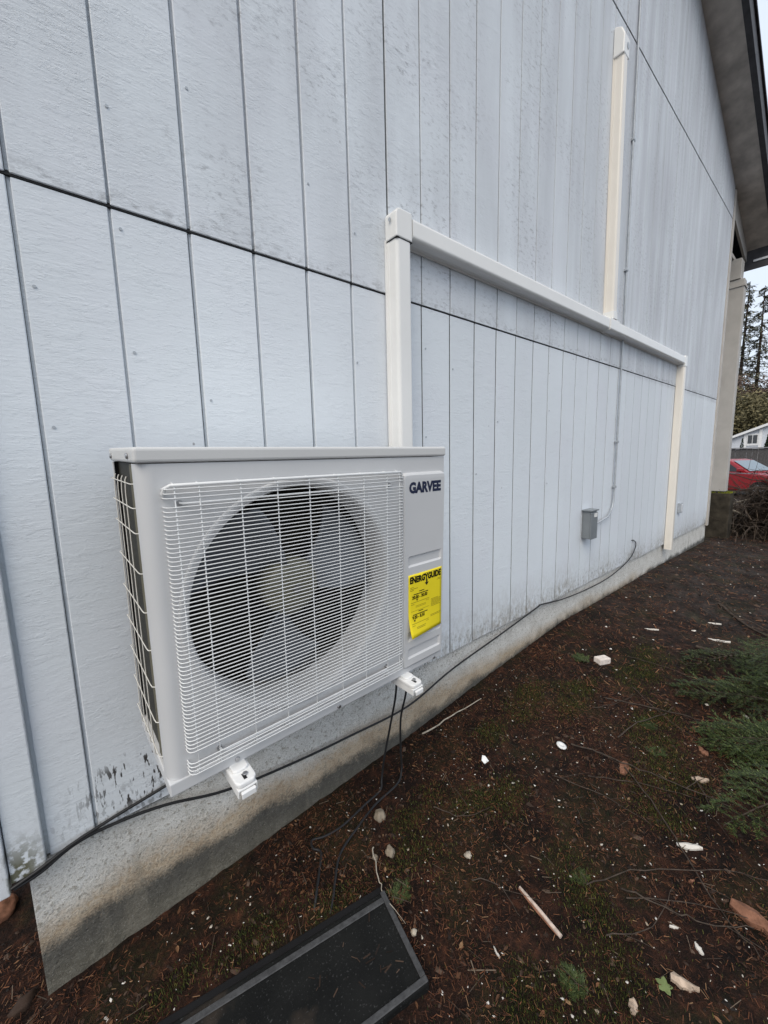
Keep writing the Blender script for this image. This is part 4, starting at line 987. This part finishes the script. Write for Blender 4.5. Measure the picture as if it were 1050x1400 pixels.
# ------------------------------------------------------------------ cut fir boughs
def bough_mesh(L, seed, nsec=15, needle=(.010, .021), width=.5, droop=.1, ww=.0012, dens=1.15):
    r = random.Random(seed); stem = MB(); fol = MB()
    P = [Vector((L*t, .04*L*math.sin(2.2*t+seed), .035+.06*L*math.sin(math.pi*t)-droop*.3*t*t)) for t in np.linspace(0, 1, 9)]
    stem.tube(P, [.006*L/.6*(1-.75*i/8) for i in range(9)], 6)
    def needles(a, b, n):
        d = (b-a).normalized()
        for k in range(int(n*dens)):
            t = r.random(); p = a.lerp(b, t); ang = r.uniform(0, 2*math.pi); ortho = d.orthogonal().normalized(); ortho.rotate(Matrix.Rotation(ang, 3, d))
            ortho.z = abs(ortho.z)*.6+.1
            q = (d*r.uniform(.5, 1.0)+ortho*r.uniform(.5, 1.0)).normalized()*r.uniform(*needle); s_ = q.cross(Vector((0,0,1))).normalized()*ww
            fol.add([p-s_, p+s_, p+q*.7+s_*.8, p+q], [(0,1,2,3)])
    for k in range(nsec):
        t = .12+.86*k/nsec; i = min(int(t*8), 7); p = P[i].lerp(P[i+1], t*8-i)
        for sg in (-1, 1):
            l2 = L*width*(1-.75*t)*r.uniform(.7, 1.1); a = sg*r.uniform(.6, .95)
            d = Vector((math.cos(a), math.sin(a), r.uniform(-.05, .22))); e = p+d*l2+Vector((0, 0, -.15*l2))
            mid = p+d*l2*.5+Vector((0,0,.02*L)); stem.tube([p, mid, e], [.0018, .0013, .0006], 4)
            needles(p, mid, 26+160*l2); needles(mid, e, 26+160*l2)
            for q in range(3):
                f = .3+.22*q; s0 = p.lerp(e, f)+Vector((0,0,.012)); a2 = a+r.choice((-1, 1))*.7; e2 = s0+Vector((math.cos(a2), math.sin(a2), r.uniform(-.1, .2)))*l2*.38
                needles(s0, e2, 14+120*l2*.4)
    needles(P[4], P[8], 80)
    return stem, fol
def make_bough(L, seed, label, group=None, mt=M_FIR, name='fir_bough', cat='fir bough', **kw):
    s_, f_ = bough_mesh(L, seed, **kw); e = tag(empty(name), label, cat, group)
    s_.build('stem', M_BARK, e, 0, recalc=False); f_.build('needle_foliage', mt, e, 0, recalc=False); return e
B = [make_bough(.75, 3, 'cut dark green fir bough in the heap at the right edge', 'cut fir boughs heaped on the soil'),
     make_bough(.65, 8, 'cut dark green fir bough in the heap at the right edge', 'cut fir boughs heaped on the soil', width=.6)]
spots = [(3.25,-1.02,150,.02),(3.10,-.98,200,.05),(3.3,-1.25,170,.10),(2.9,-1.25,140,.03),(2.75,-1.35,165,.08),(2.65,-1.22,120,.02),(2.55,-1.42,150,.05),(2.35,-1.38,130,.02),(3.6,-1.3,185,.06),(2.95,-1.45,160,.10),(2.25,-1.48,140,.04),(3.45,-1.12,165,.08),(2.0,-1.42,150,.04),(2.2,-1.36,110,.07)]
for i, (x, y, a, h) in enumerate(spots):
    e = B[i] if i < 2 else copy_tree(B[i % 2])
    x += .42; y -= .10
    h = h*2.0
    setloc(e, (x, y, gz(x, y)+h-.01), (random.Random(i).uniform(-.3, .3), random.Random(i+9).uniform(-.02, .28)*(1 if h > .06 else .3), R(a)), random.Random(i).uniform(.75, 1.0))
SP0 = make_bough(.13, 21, 'sprig', None, M_SPRIG, 'green_sprig', 'sprig', nsec=8, needle=(.012, .022), width=.7, ww=.0009, dens=1.3)
sprigs = [(.755,-.515,40,1.0,'bright green needle sprig at the top corner of the black pad'),(1.03,-1.03,100,1.0,'dark green sprig low in the picture right of the pad'),
          (1.30,-.905,60,.9,'green sprig right of the peeled stick'),(1.28,-.43,20,.8,'green sprig between the paper scrap and the cables'),
          (2.63,-.37,80,1.5,'green sprig touching the pinkish white block'),(2.40,-.80,150,1.2,'pale green sprig left of the bough heap'),
          (2.13,-.88,10,1.1,'flat green sprig beside the long dark twig'),(1.00,-1.12,170,1.0,'green sprig nearest the bottom edge beside the bark crumb'),(.71,-.50,120,.8,'smaller green sprig tucked against the black pad rim')]
for i, (x, y, a, sc, lb) in enumerate(sprigs):
    e = SP0 if i == 0 else copy_tree(SP0)
    setloc(e, (x, y, gs(x, y)-.016), (0, 0, R(a)), sc*.62); e.scale = (sc*.75, sc*.6, sc*.45); e['label'] = lb; e['group'] = 'green sprigs on the soil'

# ------------------------------------------------------------------ brush pile beyond the house corner
def branch_mesh(L, seed, r0=.011):
    r = random.Random(seed); m = MB(); p = Vector((0,0,0)); d = Vector((1,0,0)); P = [p.copy()]
    for k in range(7):
        d = (d+Vector((r.gauss(0, .10), r.gauss(0, .18), r.gauss(0, .14)))).normalized(); p = p+d*L/7; P.append(p.copy())
    m.tube(P, [r0*(1-.7*i/7) for i in range(8)], 5)
    for k in range(9):
        i = r.randrange(1, 7); d = Vector((r.uniform(.1, 1), r.gauss(0, .8), r.gauss(0, .6))).normalized(); l2 = L*r.uniform(.12, .38)
        q = P[i]+d*l2*.5+Vector((0,0,r.gauss(0, .03))); m.tube([P[i], q, q+(d+Vector((0, r.gauss(0, .3), r.gauss(0, .3))))*l2*.5], [r0*.4, r0*.28, r0*.12], 4)
    return m
BR = [branch_mesh(1.5, 1).build('brush_branch', M_BARK, None, 0, recalc=False), branch_mesh(1.2, 2).build('brush_branch', M_BARK, None, 0, recalc=False), branch_mesh(1.7, 3, .014).build('brush_branch', M_BARK, None, 0, recalc=False)]
rb = random.Random(77)
for i in range(120):
    o = BR[i] if i < 3 else BR[i % 3].copy()
    if i >= 3: COL.objects.link(o)
    x, y = rb.gauss(9.9, .5), rb.gauss(-.62, .42)
    h = max(.03, 1.15*math.exp(-((x-9.9)**2/1.0+(y+.72)**2/.42)))*rb.random()
    setloc(o, (x, y, gz(x, y)+h+.02), (rb.uniform(0, 6.28), rb.gauss(0, .22), rb.uniform(0, 6.28)), rb.uniform(.6, 1.1))
    tag(o, 'bare brown branch tangled in the brush pile beyond the house corner', 'branch', 'branches of the brush pile')
for i, (x, y, h, a) in enumerate([(9.7,-.35,.55,1.9),(9.9,-.55,.70,2.2),(9.6,-.20,.38,1.7),(10.0,-.75,.42,2.0)]):
    o = BR[2].copy(); COL.objects.link(o); o.data = o.data if i else BR[2].data.copy()
    if i == 0: o.data.materials[0] = M_PALEWOOD; pale_me = o.data
    o.data = pale_me; setloc(o, (x, y, gz(x, y)+h), (0.3*i, .1, a), .55); tag(o, 'whitish weathered branch showing on top of the brush pile', 'branch', 'pale branches on the brush pile')
o = MB().tube([(9.30,-.06,gz(9.3,-.3)+.42),(9.4,-.30,gz(9.6,-.6)+.30),(9.5,-.62,gz(10,-.9)+.17),(9.6,-1.0,gz(10,-1.5)+.08)], [.012,.02,.022,.02], 7).build('bare_pole', M_PALEWOOD, None, 0, recalc=False)
tag(o, 'pale barkless branch lying slantwise on the brush pile', 'branch')
m = MB()
for k in range(9000):
    x, y = rb.gauss(9.9, .55), rb.gauss(-.66, .45); h = 1.2*math.exp(-((x-9.9)**2/1.1+(y+.74)**2/.42))*rb.random()**.8
    a, t = rb.uniform(0, 6.28), rb.gauss(0, .5); L = rb.uniform(.1, .4); d = Vector((math.cos(a)*math.cos(t), math.sin(a)*math.cos(t), math.sin(t)))*L
    p = Vector((x, y, gz(x, y)+h+.01)); s_ = d.cross(Vector((.3, .2, 1))).normalized()*.0055
    m.add([p-s_, p+s_, p+d+s_*.4, p+d-s_*.4], [(0,1,2,3)])
stuff(m.build('brush_twigs', M_TWIG, None, 0, recalc=False), 'tangle of fine twigs inside the brush pile', 'twigs')
for i in range(16):
    o = BR[i % 2].copy(); COL.objects.link(o); x, y = rb.uniform(9.5, 10.3), rb.uniform(-.75, -.08)
    setloc(o, (x, y, gz(x, y)+rb.uniform(.25, .7)), (rb.uniform(0, 6.28), rb.uniform(-.75, -.25), rb.uniform(0, 6.28)), rb.uniform(.3, .55))
    tag(o, 'bare brown branch sticking up from the brush pile before the red car', 'branch', 'branches sticking up from the brush pile')
# trampled twigs along the right of the yard
BS = branch_mesh(.7, 9, .007).build('brush_branch', M_BARK, None, 0, recalc=False)
for i, (x, y, a, sc) in enumerate([(4.6,-1.3,20,1),(5.2,-1.25,-30,1.2),(5.8,-1.5,60,1.3),(6.4,-1.2,10,1.2),(6.8,-1.7,-50,1.4),(7.4,-1.3,30,1.3),(4.1,-1.35,80,1),(5.0,-1.7,5,1.2),(3.9,-1.15,120,.9),(7.9,-1.0,-15,1.4),(8.4,-1.5,40,1.5),(5.6,-.9,-10,.9)]):
    o = BS if i == 0 else BS.copy()
    if i: COL.objects.link(o)
    setloc(o, (x, y, gz(x, y)+.025), (rb.uniform(0, 6), 0, R(a)), sc)
    tag(o, 'small bare branch lying flat on the grey soil short of the brush pile', 'branch', 'small branches on the yard')

# ------------------------------------------------------------------ red car beyond the brush
M_RED = mat('red_car_paint', (0.30, 0.012, 0.018), .25, .6, 0, .06); M_GLASS = mat('car_glass', (0.20, 0.25, 0.28), .06, .9, 0.5, .1); M_TYRE = mat('tyre_rubber', (.015, .015, .016), .8, .2); M_RIM = mat('alloy_rim', (.4, .4, .41), .3, .5, .8); M_CHROME = mat('car_trim', (.55, .55, .56), .2, .5, .8); M_SIDEG = mat('car_side_glass', (.012, .013, .015), .1, .6)
car = tag(empty('parked_car'), 'red car parked behind the brush pile past the house corner', 'car')
car.location = (21.75, 1.75, gz(22, 1.5)); car.rotation_euler = (0, 0, math.atan2(-.93, -.37))
cw = .88
low = [(-2.15,.30),(-2.2,.55),(-2.15,.86),(-1.2,.95),(.75,.97),(1.45,.90),(2.05,.78),(2.2,.62),(2.2,.35),(2.05,.24),(-2.0,.24)]
m = MB(); m.prism(low, -cw, cw, lambda a, b, c: (a, c, b)); m.build('body', M_RED, car, .06, 3)
cab = [(-1.55,.94),(-1.05,1.42),(-.7,1.48),(.0,1.48),(.25,1.43),(1.0,.955)]
m = MB()
vs = [(a, -cw+.06+(b-.95)*.22, b) for a, b in cab]+[(a, cw-.06-(b-.95)*.22, b) for a, b in cab]; k = len(cab)
m.add(vs, [(i, (i+1) % k, k+(i+1) % k, k+i) for i in range(k)]); m.add(vs, [tuple(range(k))[::-1], tuple(range(k, 2*k))]); m.build('cabin', M_RED, car, .03, 2)
def pane(name, q, mt, out): m = MB(); c = sum((Vector(p) for p in q), Vector())/len(q); m.add(q, [tuple(range(len(q)))]); o = m.build(name, mt, car, 0, recalc=False); o.location = out; md = o.modifiers.new('thick', 'SOLIDIFY'); md.thickness = .01; md.offset = 0; return o
pane('windscreen', [(.93,-.70,1.00),(.93,.70,1.00),(.30,.60,1.40),(.30,-.60,1.40)], M_GLASS, (.014, 0, .022))
pane('rear_window', [(-1.48,-.68,1.0),(-1.48,.68,1.0),(-1.08,.6,1.38),(-1.08,-.6,1.38)], M_SIDEG, (-.016, 0, .014))
for sg in (-1, 1):
    f = lambda x, z: (x, sg*(cw-.06-(z-.95)*.22+.008), z)
    pane('side_window', [f(-.25,1.0), f(.72,1.0), f(.16,1.38), f(-.25,1.40)], M_SIDEG, (0,0,0)); pane('side_window', [f(-1.3,1.0), f(-.33,1.0), f(-.33,1.40), f(-.95,1.38)], M_SIDEG, (0,0,0))
    MB().box(-1.6, 1.3, sg*cw-.012*(sg < 0), sg*cw+.012*(sg > 0), .93, .955).build('belt_trim', M_CHROME, car)
    MB().box(.62, .80, sg*(cw+.02)-.06, sg*(cw+.02)+.06, 1.0, 1.13).build('wing_mirror', M_RED, car, .03)
    MB().box(2.0, 2.19, sg*.62-.2, sg*.62+.2, .62, .74).build('headlight', M_GLASS, car, .03)
    for xw in (-1.35, 1.38):
        wh = MB().tube([(xw, sg*(cw-.17), .32), (xw, sg*(cw+.015), .32)], .33, 20).build('wheel', M_TYRE, car, .03); MB().tube([(xw, sg*(cw+.012), .32), (xw, sg*(cw+.024), .32)], .20, 14).build('rim', M_RIM, wh, .008)

# ------------------------------------------------------------------ neighbour's house, fence, shrubs, trees
M_NWALL = mat('neighbour_white', (.62, .65, .70), .7, .2); M_NTRIM = mat('neighbour_trim', (.8, .8, .8), .6, .3); M_NWIN = mat('neighbour_window', (.05, .055, .06), .15, .6); M_NROOF = mat('neighbour_roof', (.16, .15, .15), .9, .1); M_FENCE = mat('weathered_fence', (.09, .085, .085), .85, .2, 0, .3)
nh = tag(empty('neighbour_house', (50, 4, -1)), 'white neighbouring house with sloping gable roof and dark window', 'house')
def npart(o): o.parent = nh; o.matrix_parent_inverse = Matrix.Translation((-50, -4, 1)); return o
nr = lambda y: 2.20+(6.3-y)*.43       # gable slope rising towards -y
m = MB(); m.prism([(7.2, -1), (-3.6, -1), (-3.6, nr(0)-1.7), (.0, nr(0)), (7.2, nr(7.2))], 50.0, 58.0, lambda a, b, c: (c, a, b)); npart(m.build('wall', M_NWALL))
for a, b in ((7.6, 0.0),):
    m = MB(); m.add([(49.6,a,nr(a)),(49.6,b,nr(b)),(58.3,b,nr(b)),(58.3,a,nr(a)),(49.6,a,nr(a)+.22),(49.6,b,nr(b)+.22),(58.3,b,nr(b)+.22),(58.3,a,nr(a)+.22)], [(0,3,2,1),(4,5,6,7),(0,1,5,4),(1,2,6,5),(2,3,7,6),(3,0,4,7)]); npart(m.build('roof', M_NTRIM))
m = MB(); m.add([(49.6,0,nr(0)),(49.6,-4,nr(0)-1.9),(58.3,-4,nr(0)-1.9),(58.3,0,nr(0)),(49.6,0,nr(0)+.22),(49.6,-4,nr(0)-1.68),(58.3,-4,nr(0)-1.68),(58.3,0,nr(0)+.22)], [(0,3,2,1),(4,5,6,7),(0,1,5,4),(1,2,6,5),(2,3,7,6),(3,0,4,7)]); npart(m.build('roof', M_NROOF))
fr = npart(MB().box(49.93, 49.998, 4.30, 5.10, 1.55, 2.62).build('window', M_NTRIM)); 
for ya in (4.38, 4.73): 
    o = MB().box(49.90, 49.928, ya, ya+.29, 1.75, 2.50).build('pane', M_NWIN); o.parent = fr
npart(MB().box(49.9, 49.999, 5.11, 5.32, -1, 2.62).build('corner_trim', M_NTRIM)); npart(MB().box(49.9, 49.999, 4.08, 4.29, -1, 3.0).build('corner_trim', M_NTRIM))
fe = tag(empty('board_fence', (38, 3, -.9)), 'dark weathered board fence in front of the neighbouring white house', 'fence')
k = 0
for i in range(28):
    y = -2.5+i*.30; o = MB().box(38.0, 38.03, y, y+.292, -.9, 1.22+.02*random.Random(i).random()).build('fence_board', M_FENCE, fe); o.matrix_parent_inverse = Matrix.Translation((-38, -3, .9))
for zz in (-.4, 1.0):
    o = MB().box(38.031, 38.08, -2.5, 5.9, zz, zz+.1).build('rail', M_FENCE, fe); o.matrix_parent_inverse = Matrix.Translation((-38, -3, .9))
o = MB().box(37.9, 38.12, -2.5, 5.9, 1.245, 1.31).build('cap_rail', mat('fence_cap', (.25, .25, .26), .8, .2), fe); o.matrix_parent_inverse = Matrix.Translation((-38, -3, .9))

def leafcloud(N, fn, size, seed):
    r = random.Random(seed); m = MB()
    for k in range(N):
        p = Vector(fn(r)); a = Vector((r.gauss(0,1), r.gauss(0,1), r.gauss(0,1))).normalized(); b = a.orthogonal().normalized(); s_ = size*r.uniform(.5, 1.3)
        m.add([p-a*s_*.5, p+b*s_*.3, p+a*s_*.5, p-b*s_*.3], [(0,1,2,3)])
    return m
def leafmat(name, a, b): return island_mat(name, [(0, a), (1, b)], .7, .2)
M_DKGREEN = leafmat('arborvitae_leaf', (.008, .014, .006), (.03, .05, .018)); M_OLIVE = leafmat('cedar_leaf', (.05, .045, .02), (.22, .185, .095)); M_FIRFAR = leafmat('far_fir_leaf', (.05, .058, .04), (.20, .19, .13)); M_BROWNB = leafmat('bare_crown_twig', (.07, .05, .04), (.22, .155, .12))
def cone_shrub(x, y, h, w_, label, mt, seed, N=1800):
    e = tag(empty('conical_shrub', (x, y, gz(x, y))), label, 'shrub')
    def f(r):
        t = r.random()**.8; a = r.uniform(0, 6.28); q = w_*(1-t)**.7*(.75+.3*r.random()); return (q*math.cos(a), q*math.sin(a), .1+t*h)
    leafcloud(N, f, .22*w_+.03, seed).build('crown', mt, e, 0, recalc=False); MB().tube([(0,0,-.1),(0,0,h*.6)], .05, 6).build('trunk', M_BARK, e, 0, recalc=False)
cone_shrub(40, 2.45, 3.75, .62, 'dark evergreen column at the right of the neighbouring house', M_DKGREEN, 1, 3000)
cone_shrub(39.4, 1.55, 3.5, .7, 'dark evergreen shrub at the picture edge beside the taller column', M_DKGREEN, 2, 2500)
cone_shrub(45, 4.72, 3.0, .30, 'tiny conical shrub standing before the white neighbouring wall', M_DKGREEN, 3, 700)
def fir(x, y, h, label, seed, mt=M_FIRFAR, spread=.17, dens=1.0, name='fir_tree', base=.12, gap=.35, size=.55):
    r = random.Random(seed); e = tag(empty(name, (x, y, -1)), label, 'tree', None)
    MB().tube([(0,0,0),(r.gauss(0,.1),r.gauss(0,.1),h*.5),(0,0,h)], [h*.014, h*.009, .03], 7).build('trunk', M_BARK, e, 0, recalc=False)
    br = MB(); fo = MB(); nb_ = int(h*4.2*dens)
    for k in range(nb_):
        t = base+(1-base)*(k+r.random())/nb_; z = t*h; L = spread*h*(1-t)**.75*r.uniform(.45, 1.1)+.2; a = r.uniform(0, 6.28); dz = -.25*L*r.uniform(.2, 1.2)
        if r.random() < gap*.6: L *= .45
        p0 = Vector((0,0,z)); p2 = Vector((L*math.cos(a), L*math.sin(a), z+dz)); p1 = p0.lerp(p2, .5)+Vector((0,0,.08*L)); br.tube([p0, p1, p2], [.04, .025, .01], 4)
        for q in range(int(10+L*9)):
            u = r.random()**.7; c = (p0.lerp(p1, u*2) if u < .5 else p1.lerp(p2, u*2-1))+Vector((r.gauss(0, .10+.05*L), r.gauss(0, .10+.05*L), r.gauss(-.10, .10)))
            d = Vector((math.cos(a)+r.gauss(0, .5), math.sin(a)+r.gauss(0, .5), r.gauss(-.35, .25))).normalized()*size*r.uniform(.4, 1.1); s_ = d.cross(Vector((r.gauss(0,.3), r.gauss(0,.3), 1))).normalized()*size*.14
            fo.add([c-s_, c+s_, c+d+s_*.3, c+d-s_*.3], [(0,1,2,3)])
    br.build('limbs', M_BARK, e, 0, recalc=False); fo.build('crown', mt, e, 0, recalc=False); return e
fir(75, 9.55, 24.8, 'tall sparse fir standing nearest the porch post', 1, dens=1.5, spread=.15)
fir(75, 8.0, 23.8, 'tall sparse fir at the right edge of the sky', 2, dens=1.5, spread=.15)
fir(88, 13.0, 19.0, 'fir partly hidden behind the porch post', 3, dens=.8)
fir(80, 4.6, 22.0, 'fir with bare lower trunk beyond the shrubs', 4, dens=.7)
def cloud_tree(x, y, h, w_, label, mt, seed, N, size, cat='tree', name='broad_tree'):
    e = tag(empty(name, (x, y, -1)), label, cat); r0 = random.Random(seed)
    cl = [(r0.gauss(0, w_*.5), r0.gauss(0, w_*.5), h*r0.uniform(.25, .92), w_*r0.uniform(.25, .5)) for _ in range(16)]
    def f(r):
        c = r.choice(cl); return (c[0]+r.gauss(0, c[3]*.55), c[1]+r.gauss(0, c[3]*.55), max(.1, c[2]+r.gauss(0, c[3]*.5)))
    leafcloud(N, f, size, seed).build('crown', mt, e, 0, recalc=False)
    m = MB().tube([(0,0,0),(.1,0,h*.6)], [.25, .1], 7)
    for c in cl[:8]: m.tube([(0.05,0,h*.3), (c[0]*.6, c[1]*.6, c[2]*.85), (c[0], c[1], c[2])], [.09, .05, .02], 4)
    m.build('trunk', M_BARK, e, 0, recalc=False); return e
cloud_tree(66, 8.0, 8.6, 4.2, 'olive drooping cedar behind the neighbouring roof', M_OLIVE, 5, 20000, .34)
cloud_tree(70, 3.8, 9.5, 4.4, 'olive cedar behind the dark evergreen column', M_OLIVE, 8, 16000, .34)
cloud_tree(73, 6.2, 12.5, 3.6, 'brownish bare-twigged tree rising above the olive cedars', M_BROWNB, 6, 8000, .32)
cloud_tree(60, 13.0, 7.5, 4.5, 'green bush mass beside the porch post far behind', M_OLIVE, 7, 6000, .5)
stuff(leafcloud(4000, lambda r: (r.uniform(85, 110), r.uniform(-60, 60), r.uniform(-1, 7)*r.random()), 1.6, 9).build('far_wood', M_DKGREEN, None, 0, recalc=False), 'dark band of distant trees behind the houses', 'trees')
